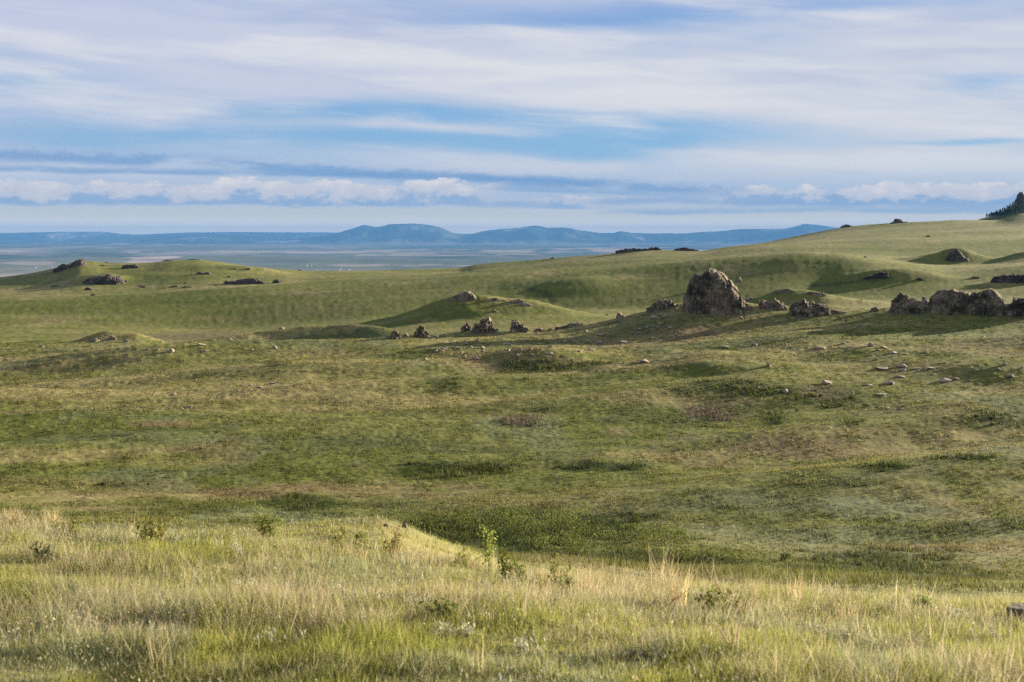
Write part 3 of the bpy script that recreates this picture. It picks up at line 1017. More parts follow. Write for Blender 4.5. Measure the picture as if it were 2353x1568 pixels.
def outcrop(zk, pts, yb, win, label, mat, seed, deep=0.55, cat="rock outcrop", name="rock_outcrop", group=None, block=0.28, amp=0.12, stretch=1.0, steep=0.45, res=1.0, flank=0.4):
    uv = [zuv(zk, px, py) for px, py in pts]
    um = 0.5 * (uv[0][0] + uv[-1][0])
    vb = zuv(zk, 0, yb)[1]
    x, y, z, D, a = stand(um, vb, *win)
    s = D / F
    prof = [((u - um) * s, max((vb - v) * s, 0.05)) for u, v in uv]
    for i in range(1, len(prof)):
        if prof[i][0] <= prof[i - 1][0]:
            prof[i] = (prof[i - 1][0] + 0.02 * s, prof[i][1])
    W = prof[-1][0] - prof[0][0]
    H = max(p[1] for p in prof)
    if win[0] >= 390:
        block, amp = block * 1.7, amp * 0.8
    B = block * min(H, W)
    px = W / D * 1422
    nx = int(np.clip(px * 2.4 * res, 22, 170))
    nph = int(np.clip(H / D * 1422 * 4.0 * res, 16, 80))
    P, f = loft_rock(prof, max(deep * min(W, 2.6 * H), 0.6 * H), seed, nx, nph, B, amp * 1.35 * H, stretch, steep, flank)
    # seat the rock on the lowest ground under its front
    w = np.linspace(prof[0][0], prof[-1][0], 9)
    gx, gy = x + w * math.cos(a), y - w * math.sin(a)
    o = obj(name, mesh_np(name, P, f, mat, smooth=False), loc=(x, y, z - (0.14 * H if mat is M_FARROCK else 0.0)), rz=-a)
    tag(o, label, cat, group)
    return o


RIDGE = (232, 300)
outcrop("A", [(700, 780), (735, 600), (770, 540), (790, 400), (812, 335), (862, 290), (880, 240), (925, 228), (965, 250), (1012, 240), (1075, 185), (1120, 155), (1215, 170), (1235, 188), (1300, 205),
              (1395, 280), (1420, 320), (1500, 380), (1550, 440), (1600, 540), (1640, 610), (1665, 665), (1700, 760)], 815, RIDGE,
        "huge dark monolith with pale sunlit right flank, the tallest rock on the green ridge", M_MONO, 11, deep=0.55, cat="monolith", name="rock_monolith", block=0.20, amp=0.027, stretch=2.6, steep=0.28, res=1.3, flank=0.42)
outcrop("A", [(1590, 800), (1640, 655), (1690, 670), (1740, 690), (1790, 745), (1850, 780)], 800, RIDGE, "leaning sunlit slab against the right foot of the monolith", M_ROCK, 12, cat="rock slab", name="leaning_rock", amp=0.10)
outcrop("A", [(130, 800), (200, 745), (280, 690), (350, 670), (480, 665), (520, 690), (580, 730), (690, 745), (705, 780)], 790, RIDGE, "low broken outcrop just left of the big monolith", M_ROCK, 13, amp=0.2)
outcrop("B", [(235, 470), (260, 350), (330, 335), (400, 385), (480, 330), (530, 325), (600, 375), (660, 425), (705, 475)], 470, RIDGE, "rounded knobbly outcrop right of the monolith, first of two", M_ROCK, 14, amp=0.14)
outcrop("B", [(755, 520), (820, 400), (850, 350), (940, 335), (1000, 322), (1040, 375), (1070, 400), (1200, 410), (1235, 445), (1290, 425), (1340, 450), (1370, 480), (1400, 560)], 575, RIDGE,
        "long jagged outcrop with a pale square block on its left end", M_ROCK, 15, amp=0.15, block=0.33)
outcrop("B", [(1400, 545), (1440, 495), (1560, 510), (1640, 520), (1680, 545)], 545, RIDGE, "flat dark ledge trailing right from the long jagged outcrop", M_ROCK, 16, amp=0.12, cat="rock ledge", name="rock_ledge")
outcrop("B", [(2055, 525), (2080, 475), (2150, 452), (2190, 475), (2215, 515)], 525, RIDGE, "small lone rock on the ridge left of the wall-like outcrops", M_ROCK, 17, amp=0.12)
outcrop("C", [(165, 600), (190, 450), (250, 380), (330, 330), (375, 308), (430, 340), (550, 390), (640, 410), (690, 440), (700, 590)], 605, RIDGE, "dark peaked outcrop at the left end of the rock wall", M_MONO, 18, amp=0.075, block=0.42, steep=0.4)
outcrop("C", [(676, 560), (690, 380), (740, 392), (790, 440), (825, 475), (830, 560)], 565, (225, 290), "bright yellow lichened rock glowing in the gap of the wall", M_STONE, 19, amp=0.12)
outcrop("C", [(770, 600), (800, 480), (835, 370), (930, 300), (1050, 270), (1150, 265), (1220, 262), (1330, 290), (1440, 300), (1490, 340), (1510, 560)], 600, RIDGE,
        "broad dark flat-topped section of the rock wall", M_MONO, 20, amp=0.055, block=0.42, stretch=1.6, steep=0.34, cat="rock wall", name="rock_outcrop")
outcrop("C", [(1470, 590), (1500, 340), (1570, 310), (1680, 258), (1780, 248), (1870, 290), (1950, 370), (2030, 470), (2070, 640)], 625, RIDGE,
        "dark wall section with rounded head and sloping right shoulder", M_MONO, 21, amp=0.060, block=0.45, stretch=1.3, steep=0.36, cat="rock wall", name="rock_outcrop")
outcrop("C", [(2040, 640), (2090, 480), (2170, 440), (2190, 345), (2260, 370), (2360, 378), (2500, 330), (2640, 380), (2720, 620)], 640, RIDGE,
        "notched end of the rock wall running out of the frame", M_MONO, 22, amp=0.065, block=0.42, steep=0.36, cat="rock wall", name="rock_outcrop")
# four crags down the slope of the ridge
CR = (235, 305)
outcrop("E", [(90, 885), (150, 805), (185, 765), (225, 742), (300, 780), (330, 855)], 870, CR, "brownish hump-shaped crag, lowest of the crags on the slope", M_ROCK, 23, amp=0.15)
outcrop("E", [(318, 850), (335, 790), (390, 775), (425, 765), (442, 825)], 840, CR, "small crag with a vivid yellow lichened right face", M_STONE, 24, amp=0.12)
outcrop("E", [(500, 815), (560, 735), (600, 690), (635, 658), (680, 662), (705, 740), (760, 795), (785, 845)], 845, CR, "chimney-topped crag like a sitting figure", M_ROCK, 25, amp=0.14)
outcrop("E", [(860, 840), (890, 795), (905, 845)], 845, CR, "tiny dark pinnacle right of the chimney-topped crag", M_ROCK, 26, amp=0.1)
outcrop("E", [(1245, 750), (1260, 680), (1330, 618), (1400, 640), (1440, 705)], 735, CR, "overhanging twin-headed crag beside the largest crag", M_ROCK, 27, amp=0.2)
outcrop("E", [(1415, 720), (1500, 625), (1570, 600), (1582, 535), (1640, 555), (1690, 548), (1760, 640), (1785, 690), (1835, 725)], 745, CR, "largest of the crags, crowned with broken blocks", M_ROCK, 28, amp=0.14)
outcrop("E", [(1995, 755), (2040, 680), (2048, 565), (2110, 558), (2150, 600), (2220, 650), (2270, 690), (2305, 735)], 750, CR, "tooth-shaped crag with a sheer left side", M_ROCK, 29, amp=0.13)
outcrop("G", [(290, 460), (330, 425), (380, 405), (430, 425), (470, 440)], 458, CR, "low dark ledge right of the tooth-shaped crag", M_ROCK, 30, amp=0.16, cat="rock ledge", name="rock_ledge")
outcrop("G", [(470, 430), (520, 400), (560, 390), (590, 425)], 432, CR, "grass-topped pale ledge above the low dark ledge", M_ROCK, 31, amp=0.12, cat="rock ledge", name="rock_ledge")
outcrop("G", [(600, 455), (740, 425), (820, 390), (900, 380), (980, 385), (1010, 410), (1065, 435)], 450, CR, "long flat outcrop at the foot of the rising ridge", M_ROCK, 32, amp=0.15)
outcrop("G", [(1462, 300), (1480, 235), (1510, 222), (1550, 260), (1600, 290), (1615, 310)], 310, CR, "pale sunlit boulder alone on the rising ridge line", M_STONE, 33, amp=0.13, cat="boulder", name="boulder")
# the knoll with the capped top
KA = (395, 440)
outcrop("E", [(1055, 250), (1120, 220), (1180, 185), (1240, 155), (1300, 118), (1395, 118), (1440, 160), (1490, 210), (1505, 240)], 240, KA, "rock cap on top of the grassy knoll in mid valley", M_ROCK, 34, amp=0.13)
outcrop("E", [(1690, 250), (1750, 215), (1820, 215), (1850, 245)], 250, KA, "small rock on the crest of the capped knoll", M_ROCK, 35, amp=0.15, group="rocks along the knoll crest")
outcrop("E", [(1870, 262), (1910, 245), (1960, 262)], 265, KA, "smallest dark rock in the middle of the knoll crest", M_ROCK, 36, amp=0.15, group="rocks along the knoll crest")
outcrop("E", [(1960, 295), (2050, 255), (2150, 235), (2210, 255), (2235, 290)], 298, KA, "larger rock near the right end of the knoll crest", M_ROCK, 37, amp=0.15, group="rocks along the knoll crest")
outcrop("E", [(2130, 330), (2220, 295), (2290, 305), (2350, 335)], 340, KA, "dark flat ledge under the right end of the knoll crest", M_ROCK, 38, amp=0.15, cat="rock ledge", name="rock_ledge")
outcrop("E", [(1720, 430), (1780, 405), (1830, 430)], 432, KA, "dark stone in the shaded flank of the capped knoll", M_ROCK, 39, amp=0.15)
# knoll behind the monolith's right
KD = (455, 500)
outcrop("B", [(470, 190), (560, 160), (640, 148), (740, 148), (800, 165), (870, 190)], 195, KD, "flat grey outcrop on the knoll behind the monolith", M_ROCK, 40, amp=0.15)
outcrop("B", [(1030, 205), (1100, 190), (1200, 200), (1290, 205), (1345, 235)], 240, KD, "dark row of rocks right along the same knoll", M_ROCK, 41, amp=0.2)
outcrop("B", [(0, 275), (60, 245), (170, 235), (210, 260)], 280, KD, "low dark ledge just behind the monolith's right shoulder", M_ROCK, 42, amp=0.15, cat="rock ledge", name="rock_ledge")
outcrop("A", [(1555, 350), (1575, 290), (1620, 278), (1655, 320), (1670, 365)], 358, (500, 610), "grey boulder on the green face behind the monolith", M_ROCK, 43, amp=0.12, cat="boulder", name="boulder")
# rocky hill behind the spur on the right, and the rocks round it
outcrop("M", [(1822, 128), (1840, 92), (1862, 68), (1900, 62), (1925, 82), (1945, 105), (1972, 128), (1990, 145)], 136, (650, 730), "dark rock cap on the small hill left of the frame edge", M_FARROCK, 44, amp=0.10, deep=0.6, steep=0.5)
outcrop("M", [(1255, 270), (1310, 240), (1370, 218), (1410, 215), (1425, 232)], 262, (545, 590), "jagged rocks along the top of the grassy bank", M_FARROCK, 45, amp=0.2)
outcrop("M", [(1605, 272), (1625, 258), (1650, 252), (1668, 270)], 274, (530, 580), "dark rock below the grassy bank", M_FARROCK, 46, amp=0.15)
outcrop("M", [(1985, 262), (2010, 248), (2040, 252), (2050, 265)], 266, (520, 580), "dark rock left of the long dark outcrop by the frame edge", M_FARROCK, 47, amp=0.15)
outcrop("M", [(2140, 280), (2165, 245), (2230, 235), (2300, 233), (2360, 238), (2440, 240), (2500, 285)], 288, (500, 560), "long dark outcrop behind the rock wall, cut by the frame", M_FARROCK, 48, amp=0.14)
outcrop("M", [(1250, 95), (1265, 88), (1290, 98)], 99, (540, 620), "thin dark ledge below the brow of the ridge", M_FARROCK, 49, amp=0.15, cat="rock ledge", name="rock_ledge")
# skyline rocks
SKY = (1380, 1500)
outcrop("D", [(150, 722), (220, 690), (245, 648), (290, 640), (330, 650), (370, 680), (410, 695), (420, 680), (432, 682), (435, 712)], 722, SKY, "dark rock crown standing on the grassy skyline", M_FARROCK, 50, amp=0.10)
outcrop("L", [(1225, 318), (1245, 304), (1262, 298), (1285, 303), (1305, 310)], 318, SKY, "flat dark rock where the skyline meets the blue mountains", M_FARROCK, 51, amp=0.12)
outcrop("D", [(2215, 360), (2240, 330), (2255, 290), (2285, 240), (2310, 225), (2335, 235), (2380, 300), (2430, 330), (2500, 300), (2560, 380)], 380, (1950, 2200), "rounded rock spire at the top of the dark wooded slope", M_FARROCK, 52, amp=0.08, cat="rock spire", name="rock_spire")
outcrop("D", [(745, 940), (780, 918), (810, 925), (838, 950)], 950, (1000, 1400), "dark rock on the far slope under the skyline", M_FARROCK, 53, amp=0.15)
# crest rocks of the middle hillside
MH = (930, 990)
outcrop("T", [(1580, 190), (1640, 180), (1690, 178), (1750, 180), (1775, 170), (1810, 172), (1830, 190)], 194, MH, "longer of two dark rock rows on the middle hill crest", M_FARROCK, 54, amp=0.16, deep=0.4)
outcrop("T", [(1885, 195), (1910, 182), (1950, 175), (1985, 184), (2025, 190)], 198, MH, "shorter dark rock row right along the middle hill crest", M_FARROCK, 55, amp=0.16, deep=0.4)
outcrop("T", [(1228, 228), (1245, 220), (1258, 228)], 230, MH, "tiny dark rock on the left slope of the middle hill", M_FARROCK, 56, amp=0.14)
# left hill
LH = (850, 1000)
outcrop("H", [(490, 368), (530, 325), (580, 268), (640, 248), (720, 260), (770, 255), (795, 215), (880, 174), (960, 170), (1000, 205), (1012, 265)], 325, LH, "big dark two-stepped outcrop on the left hill's end", M_FARROCK, 57, amp=0.09, steep=0.6)
outcrop("H", [(1310, 245), (1345, 218), (1390, 240)], 245, LH, "small rock standing on the left hill's crest", M_FARROCK, 58, amp=0.12)
outcrop("H", [(1210, 292), (1260, 272), (1320, 275), (1370, 290)], 292, LH, "dark ledge below the small rock on the left hill's crest", M_FARROCK, 59, amp=0.15, cat="rock ledge", name="rock_ledge")
outcrop("H", [(1600, 310), (1640, 260), (1700, 268), (1760, 265), (1830, 275), (1870, 295), (1892, 330)], 330, LH, "row of dark toothed rocks near the left hill's crest", M_FARROCK, 60, amp=0.22)
outcrop("H", [(975, 560), (1020, 520), (1080, 490), (1140, 462), (1190, 462), (1280, 468), (1340, 440), (1362, 408), (1400, 425), (1470, 435), (1500, 445), (1560, 475), (1600, 520), (1650, 590)], 585, (830, 940), "largest craggy outcrop low on the left hill", M_FARROCK, 61, amp=0.12, deep=0.6, steep=0.5)
outcrop("H", [(440, 632), (490, 602), (540, 605), (590, 632)], 634, (700, 930), "small dark rocks left of the craggy outcrop on the left hill", M_FARROCK, 62, amp=0.2)
outcrop("H", [(985, 665), (1010, 635), (1060, 630), (1110, 655), (1125, 690)], 690, (700, 900), "brown rocks under the craggy outcrop on the left hill", M_FARROCK, 63, amp=0.18)
outcrop("H", [(1075, 750), (1110, 722), (1150, 720), (1185, 748)], 752, (600, 760), "single brown rock on the near ridge below the craggy outcrop", M_FARROCK, 64, amp=0.12, cat="boulder", name="boulder")
outcrop("H", [(1890, 650), (1930, 622), (1980, 622), (2010, 650)], 652, (700, 930), "dark rock right of the craggy outcrop on the left hill", M_FARROCK, 65, amp=0.14)
outcrop("I", [(0, 505), (60, 482), (120, 478), (150, 500)], 505, (650, 930), "left of two low rocks at the foot of the left hill", M_FARROCK, 66, amp=0.15)
outcrop("I", [(165, 510), (220, 485), (270, 488), (310, 510)], 512, (650, 930), "right of two low rocks at the foot of the left hill", M_FARROCK, 67, amp=0.15)
outcrop("I", [(685, 465), (740, 412), (800, 405), (860, 412), (900, 392), (970, 388), (1050, 378), (1150, 388), (1190, 410), (1215, 440)], 462, (760, 930), "long dark whaleback outcrop on the left hill's right foot", M_FARROCK, 68, amp=0.12)
outcrop("I", [(1320, 450), (1350, 415), (1400, 388), (1430, 415), (1455, 445)], 452, (700, 930), "pointed rock right of the whaleback outcrop", M_FARROCK, 69, amp=0.14)
outcrop("I", [(345, 415), (390, 380), (425, 380), (470, 412)], 416, LH, "small dark rock in the middle of the left hill's slope", M_FARROCK, 70, amp=0.13)
outcrop("I", [(440, 360), (490, 335), (535, 342), (560, 365)], 368, LH, "pale topped rock on the left hill's slope", M_FARROCK, 71, amp=0.13)
outcrop("I", [(-60, 152), (0, 143), (60, 147), (130, 152)], 156, LH, "left dark rock strip on the left hill's flat top", M_FARROCK, 72, amp=0.14, deep=0.4)
outcrop("I", [(240, 152), (290, 144), (350, 146), (405, 152)], 156, LH, "right dark rock strip on the left hill's flat top", M_FARROCK, 73, amp=0.14, deep=0.4)
outcrop("J", [(755, 262), (780, 240), (805, 230), (835, 250)], 262, (268, 320), "dark rock on the left shoulder of the small near knoll", M_ROCK, 74, amp=0.15)
outcrop("J", [(890, 235), (920, 208), (960, 208), (990, 235)], 236, (268, 320), "rocks on the top of the small near knoll", M_ROCK, 75, amp=0.15)
outcrop("J", [(1030, 258), (1050, 238), (1078, 238), (1085, 258)], 260, (268, 320), "square rock on the right end of the small near knoll", M_ROCK, 76, amp=0.12)

# ------------------------------------------------------------------ loose stones in the grass


def stone_mesh(seed, n=3, boxy=False):
    rg = np.random.default_rng(seed)
    bm = bmesh.new()
    bmesh.ops.create_icosphere(bm, subdivisions=n, radius=1.0)
    P = np.array([v.co[:] for v in bm.verts])
    f = np.array([[v.index for v in q.verts] for q in bm.faces])
    bm.free()
    nr = rg.normal(size=(13, 3))
    nr /= np.linalg.norm(nr, axis=1)[:, None]
    c = rg.uniform(0.62, 1.0, 13)
    if boxy:
        nr[:6] = np.array([(1, 0.08, 0.05), (-1, 0.1, 0), (0.1, 1, 0), (-0.05, -1, 0.1), (0.06, 0, 1), (0, 0, -1)])
        nr /= np.linalg.norm(nr, axis=1)[:, None]
        c = np.concatenate([np.full(6, 0.72), rg.uniform(0.98, 1.15, 7)])
    dt = P @ nr.T
    r = np.min(np.where(dt > 0.08, c / np.maximum(dt, 0.08), 9), axis=1)
    P = P * np.minimum(r, 1.25)[:, None]
    P *= (1 + 0.07 * fbm3(P * 2.3 + seed, seed, 3))[:, None]
    return mesh_np("stone", P, f, M_STONE, smooth=False)


STONES = [stone_mesh(s) for s in range(200, 209)]
srg = random.Random(5)
_used = {}


def stone(zk, px, py, w, h, label, group=None, win=(20, 330), name="stone", cat="stone"):
    u, v = zuv(zk, px, py + h * 0.45)
    x, y, z, D, a = stand(u, v, *win)
    s = D / F * 0.919 / ZOOM[zk][2]
    o = obj(name, STONES[srg.randrange(len(STONES))], loc=(x, y, z + h * s * 0.17), rz=srg.uniform(0, 6.28))
    o.scale = (w * s * 0.56, w * s * 0.56 * srg.uniform(0.75, 1.0), h * s * 0.62)
    tag(o, label, cat, group)
    return o


G1 = "stones scattered on the slope below the crags"
for px, py, w, h, lb in [(915, 1012, 60, 45, "pale two-toned stone at the left end of the upper stone row"), (1010, 992, 75, 40, "grey stone second along the upper stone row below the crags"),
                         (1182, 985, 75, 42, "cream coloured stone lying apart in the upper stone row"), (1400, 972, 85, 38, "flat pale stone in the upper row below the largest crag"),
                         (1585, 985, 60, 60, "upright pale stone below the largest crag"), (1690, 940, 40, 30, "small white stone between flat slabs below the largest crag"),
                         (1950, 912, 150, 42, "long flat pale slab below the tooth-shaped crag"), (2240, 870, 150, 40, "broad brown slab right below the tooth-shaped crag"),
                         (1780, 958, 120, 28, "thin flat slab in the grass below the largest crag"), (1262, 1060, 55, 48, "round yellow lichened stone in the dark green hollow"),
                         (1590, 1052, 70, 60, "dark stone in the middle of the green hollow"), (1985, 1008, 85, 52, "brown sunlit stone right of the green hollow"),
                         (2175, 998, 60, 40, "pale stone above a dark patch right of the green hollow"), (710, 1155, 85, 50, "pinkish stone lowest on the slope below the chimney-topped crag"),
                         (1495, 1142, 75, 36, "long pinkish stone below the dark green hollow"), (1312, 1108, 65, 30, "pale flat stone under the round yellow stone"), (2140, 1080, 60, 40, "grey leaning stone at the hollow's right edge")]:
    stone("E", px, py, w, h, lb, G1)
for px, py, w, h in [(1090, 1105, 50, 22), (1720, 1130, 42, 22), (775, 1098, 24, 16), (545, 1170, 40, 22), (40, 1130, 40, 24), (1560, 870, 24, 14), (2090, 945, 44, 18), (880, 1075, 20, 12), (2060, 890, 50, 24)]:
    stone("E", px, py, w, h, "small pale stone in the scatter below the row of crags", G1)
G2 = "stones around the foot of the ridge"
for px, py, w, h, lb in [(745, 620, 75, 42, "bright yellowish stone in open grass below the ridge foot"), (1240, 540, 85, 36, "leaning pale stone at the edge of the ridge shadow"),
                         (1230, 640, 100, 40, "wedge-shaped pale stone in open grass below the ridge"), (1560, 640, 120, 44, "wide grey flat stone below the bare red soil"),
                         (1105, 755, 95, 36, "flat grey stone with a pale tip below the wedge-shaped stone"), (950, 770, 80, 34, "dark green-grey flat stone left of the pale-tipped stone"),
                         (1520, 722, 85, 32, "mossy grey stone in the grass below the wide flat stone"), (1780, 448, 60, 36, "square pale stone sitting above the bare soil"),
                         (1780, 503, 55, 20, "thin pale stone under the square pale stone"), (1850, 890, 80, 50, "dark stone on the brow of the grassy hump"), (1720, 916, 55, 22, "dark flat stone left of the one on the brow"),
                         (2040, 878, 55, 24, "grey stone right along the grassy brow"), (1485, 888, 50, 28, "small stone with dark left side above the brow"), (620, 680, 48, 26, "mossy brown stone below the yellowish stone"),
                         (2320, 492, 40, 30, "white stone on the slope under the monolith"), (500, 652, 36, 24, "little pale stone left of the yellowish stone"), (860, 605, 60, 22, "grey flat stone at the lower edge of the ridge shadow"),
                         (525, 800, 110, 26, "long low stone in the grass left of the stone pair")]:
    stone("G", px, py, w, h, lb, G2)
for px, py, w, h in [(1170, 600, 60, 22), (1000, 660, 30, 18), (1415, 600, 34, 20), (1650, 600, 26, 22), (1960, 585, 50, 28), (2080, 570, 30, 20), (2190, 560, 26, 18), (1920, 520, 30, 18), (1950, 455, 28, 20), (800, 770, 36, 16),
                     (890, 940, 30, 22), (350, 720, 45, 30), (120, 735, 55, 30), (95, 800, 70, 28), (1905, 650, 20, 14), (2270, 595, 40, 14), (1345, 535, 40, 14), (1530, 590, 30, 16), (1075, 690, 30, 12)]:
    stone("G", px, py, w, h, "small stone among the loose stones below the monolith's ridge", G2)
G3 = "boulders on the shaded slope under the monolith"
for px, py, w, h, lb in [(345, 885, 70, 60, "grey boulder on the shaded slope, upper left of three"), (420, 920, 75, 55, "rounded grey boulder on the shaded slope, lowest of three"), (230, 950, 110, 60, "long grey boulder on the shaded slope, leftmost of three"),
                         (490, 1092, 75, 55, "pinkish round stone at the shadow edge under the monolith"), (450, 1045, 36, 50, "upright pale stone above the pinkish round stone"), (1640, 830, 60, 100, "upright grey block before the monolith's right foot"),
                         (1362, 900, 40, 45, "little pale stone before the middle of the monolith"), (1745, 872, 42, 36, "orange tinted stone before the leaning slab"), (1660, 922, 44, 46, "yellowish stone below the upright grey block"),
                         (620, 1165, 44, 40, "white stone below the shadow of the monolith"), (2240, 1002, 75, 40, "pale isolated stone below the knobbly outcrop")]:
    stone("A", px, py, w, h, lb, G3, win=(200, 300))
for px, py, w, h in [(1965, 858, 30, 26), (1190, 965, 26, 20), (180, 1115, 30, 24), (10, 1115, 36, 34), (1450, 905, 40, 22), (2110, 820, 40, 22)]:
    stone("A", px, py, w, h, "little pale stone in the grass before the monolith", G3, win=(200, 300))
G4 = "stones on the sunny rise below the rock wall"
for px, py, w, h, lb in [(705, 190, 38, 22, "dark square stone at the left of the sunny rise"), (1410, 206, 34, 26, "pointed stone with a long shadow on the sunny rise"), (1490, 216, 34, 18, "rounded grey stone right of the pointed stone"),
                         (1245, 200, 36, 16, "flat stone in the shadow tip of the rock wall"), (1110, 226, 56, 12, "long flat stone on the top of the sunny rise"), (1550, 253, 44, 14, "flat brown stone below the rounded grey stone"),
                         (1480, 342, 58, 16, "flat grey slab left of the stone pile"), (1605, 326, 60, 26, "dark upper rock of the stone pile on the sunny slope"), (1605, 352, 40, 20, "pale lower rock of the stone pile on the sunny slope"),
                         (1550, 361, 30, 16, "small stone left under the stone pile"), (1695, 345, 44, 14, "flat stone right of the stone pile"), (1785, 341, 52, 14, "long flat stone further right of the stone pile"),
                         (2055, 355, 40, 22, "grey stone in open grass right of the stone pile"), (2195, 350, 34, 16, "flat dark stone before a leaning one near the frame edge"), (2235, 320, 36, 24, "leaning stone near the right frame edge"),
                         (2275, 391, 36, 16, "brownish stone alone low near the right frame edge"), (785, 320, 34, 36, "upright pale stone alone on the grassy hump"), (1145, 426, 58, 34, "largest pale boulder at the edge of the dark herbs"),
                         (1530, 433, 68, 20, "low stone with sunlit right end below the stone pile"), (1875, 412, 78, 24, "dark brown block, left of a touching pair"), (1935, 403, 46, 20, "pale flat stone, right of a touching pair"),
                         (1480, 505, 56, 12, "thin flat stone lowest below the stone pile"), (1520, 592, 36, 18, "left of two grey stones in the dark grass"), (1590, 600, 42, 18, "right of two grey stones in the dark grass"),
                         (935, 166, 16, 22, "small upright yellow stone in the sunny grass"), (2100, 151, 30, 14, "dark stone in the grass before the wall's right end"), (890, 478, 36, 22, "grey stone among the dark herbs"),
                         (22, 290, 56, 24, "brown stone on the grassy brow beside a green hump"), (515, 208, 56, 10, "flat dark stone left of the square stone"), (1400, 445, 44, 12, "thin pale sliver of stone below the flat slab")]:
    stone("K", px, py, w, h, lb, G4, win=(100, 300))
for px, py, w, h in [(820, 205, 22, 12), (895, 200, 16, 8), (1460, 236, 24, 10), (1620, 232, 26, 10), (1750, 250, 30, 12), (1415, 268, 40, 8), (1600, 396, 60, 8), (1960, 305, 30, 10), (2340, 341, 26, 14), (1630, 262, 30, 8), (2170, 402, 22, 10), (2100, 420, 18, 8), (1450, 292, 24, 10), (1290, 224, 22, 8),
                     (1225, 226, 18, 8), (620, 226, 20, 8), (725, 456, 20, 10), (790, 458, 18, 8), (2020, 418, 22, 8)]:
    stone("K", px, py, w, h, "small flat stone scattered on the sunny rise below the rock wall", G4, win=(100, 300))
G5 = "stones on the left pasture"
for px, py, w, h, lb in [(1600, 800, 48, 24, "whitest and largest of three stones in the left pasture"), (1525, 815, 38, 14, "middle flat one of three stones in the left pasture"), (1430, 820, 30, 12, "left small one of three stones in the left pasture"),
                         (2040, 620, 56, 18, "pale stone at the left of the pair in the pasture stone line"), (2105, 615, 44, 16, "grey stone at the right of the pair in the pasture stone line"), (1460, 693, 50, 12, "flat pale stone alone in the left pasture"),
                         (1440, 330, 50, 30, "stone heap below the small near knoll"), (1240, 316, 34, 14, "black flat stone below the small near knoll"), (1325, 320, 30, 12, "dark brown flat stone beside the black one"),
                         (1730, 322, 40, 18, "stone on the lip of the shaded hollow"), (1690, 272, 60, 20, "dark stone at the left end of the shaded bank"), (1930, 225, 36, 22, "stone on the crest of the shaded bank"),
                         (2115, 310, 40, 18, "brown stone on the hollow's lip further right"), (2305, 290, 36, 34, "pale upright stone before the shaded bank"), (350, 290, 40, 20, "pale stone at the left end of the near knolls"), (2290, 592, 60, 14, "long pale stone at the upper end of the pasture stone line")]:
    stone("J", px, py, w, h, lb, G5, win=(90, 340))
for px, py, w, h in [(2180, 635, 34, 12), (2010, 660, 34, 10), (1950, 685, 30, 10), (1880, 705, 34, 12), (1805, 716, 36, 9), (2090, 660, 22, 8), (2200, 638, 20, 8)]:
    stone("J", px, py, w, h, "small pale stone in the pasture stone line", G5, win=(90, 340))
stone("I", 1450, 780, 60, 40, "pale double stone before the shaded bank's middle", G5, win=(260, 330))

ZOOM["U"] = (0, 0, 2353.0 / 2560.0)
for k in range(64):
    u = srg.uniform(1000, 1560)
    v = np.interp(u, [1000, 1200, 1400, 1560], [804, 796, 770, 748]) + srg.gauss(0, 11)
    w = 3.5 + 7.5 * srg.random() ** 2.2
    stone("U", u, v, w, w * srg.uniform(0.35, 0.75), "small stone in the rubble strung along the ridge towards the monolith", "rubble along the ridge", win=(190, 300))
for k in range(26):
    u = srg.uniform(1700, 2340)
    v = np.interp(u, [1700, 2340], [728, 738]) + abs(srg.gauss(0, 9))
    w = 3.0 + 6.0 * srg.random() ** 2
    stone("U", u, v, w, w * srg.uniform(0.4, 0.8), "small stone fallen at the foot of the right-hand outcrops", "fallen stones under the outcrops", win=(190, 300))
FARSTONES = []
for m_ in STONES[:4]:
    c_ = m_.copy()
    c_.materials.clear()
    c_.materials.append(M_FARROCK)
    FARSTONES.append(c_)
_keep, STONES = STONES, FARSTONES
for k in range(22):
    u, v = srg.uniform(150, 700), srg.uniform(612, 664)
    w = 5 + 12 * srg.random() ** 2
    stone("U", u, v, w, w * srg.uniform(0.28, 0.5), "small dark rock dotted over the slopes of the left hill", "dark rocks on the left hill", win=(700, 990), name="rock", cat="rock")
STONES = _keep

# stones in the near grass
NEARG = (5.5, 16)
stone("Q", 970, 815, 110, 60, "dark rough rock half buried in the near grass", win=NEARG)
stone("Q", 1080, 835, 150, 55, "long dark rock beside the half buried one in the near grass", win=NEARG)
stone("Q", 1275, 880, 140, 75, "pinkish sloping rock in the near grass", win=NEARG)
stone("Q", 1022, 808, 26, 24, "small cream stone on the dark near rock", win=NEARG)
stone("Q", 460, 515, 90, 50, "pale rock under the bending red stems", win=(6, 20))
stone("Q", 530, 528, 80, 44, "second pale rock right under the bending red stems", win=(6, 20))
stone("Q", 440, 305, 34, 50, "pale stone standing on the crest of the near mound", win=(18, 30))
stone("Q", 312, 290, 40, 34, "grey stone low on the crest of the near mound", win=(18, 30))
_keep, STONES = STONES, [stone_mesh(231, 4, True)]
edge_block = stone("S", 2345, 895, 210, 140, "square grey-brown block in the dry grass at the right frame edge", win=(6, 16), name="rock_block", cat="rock block")
edge_block.rotation_euler = (0.05, -0.06, -0.55)
STONES = _keep

# ------------------------------------------------------------------ pines on the dark slope


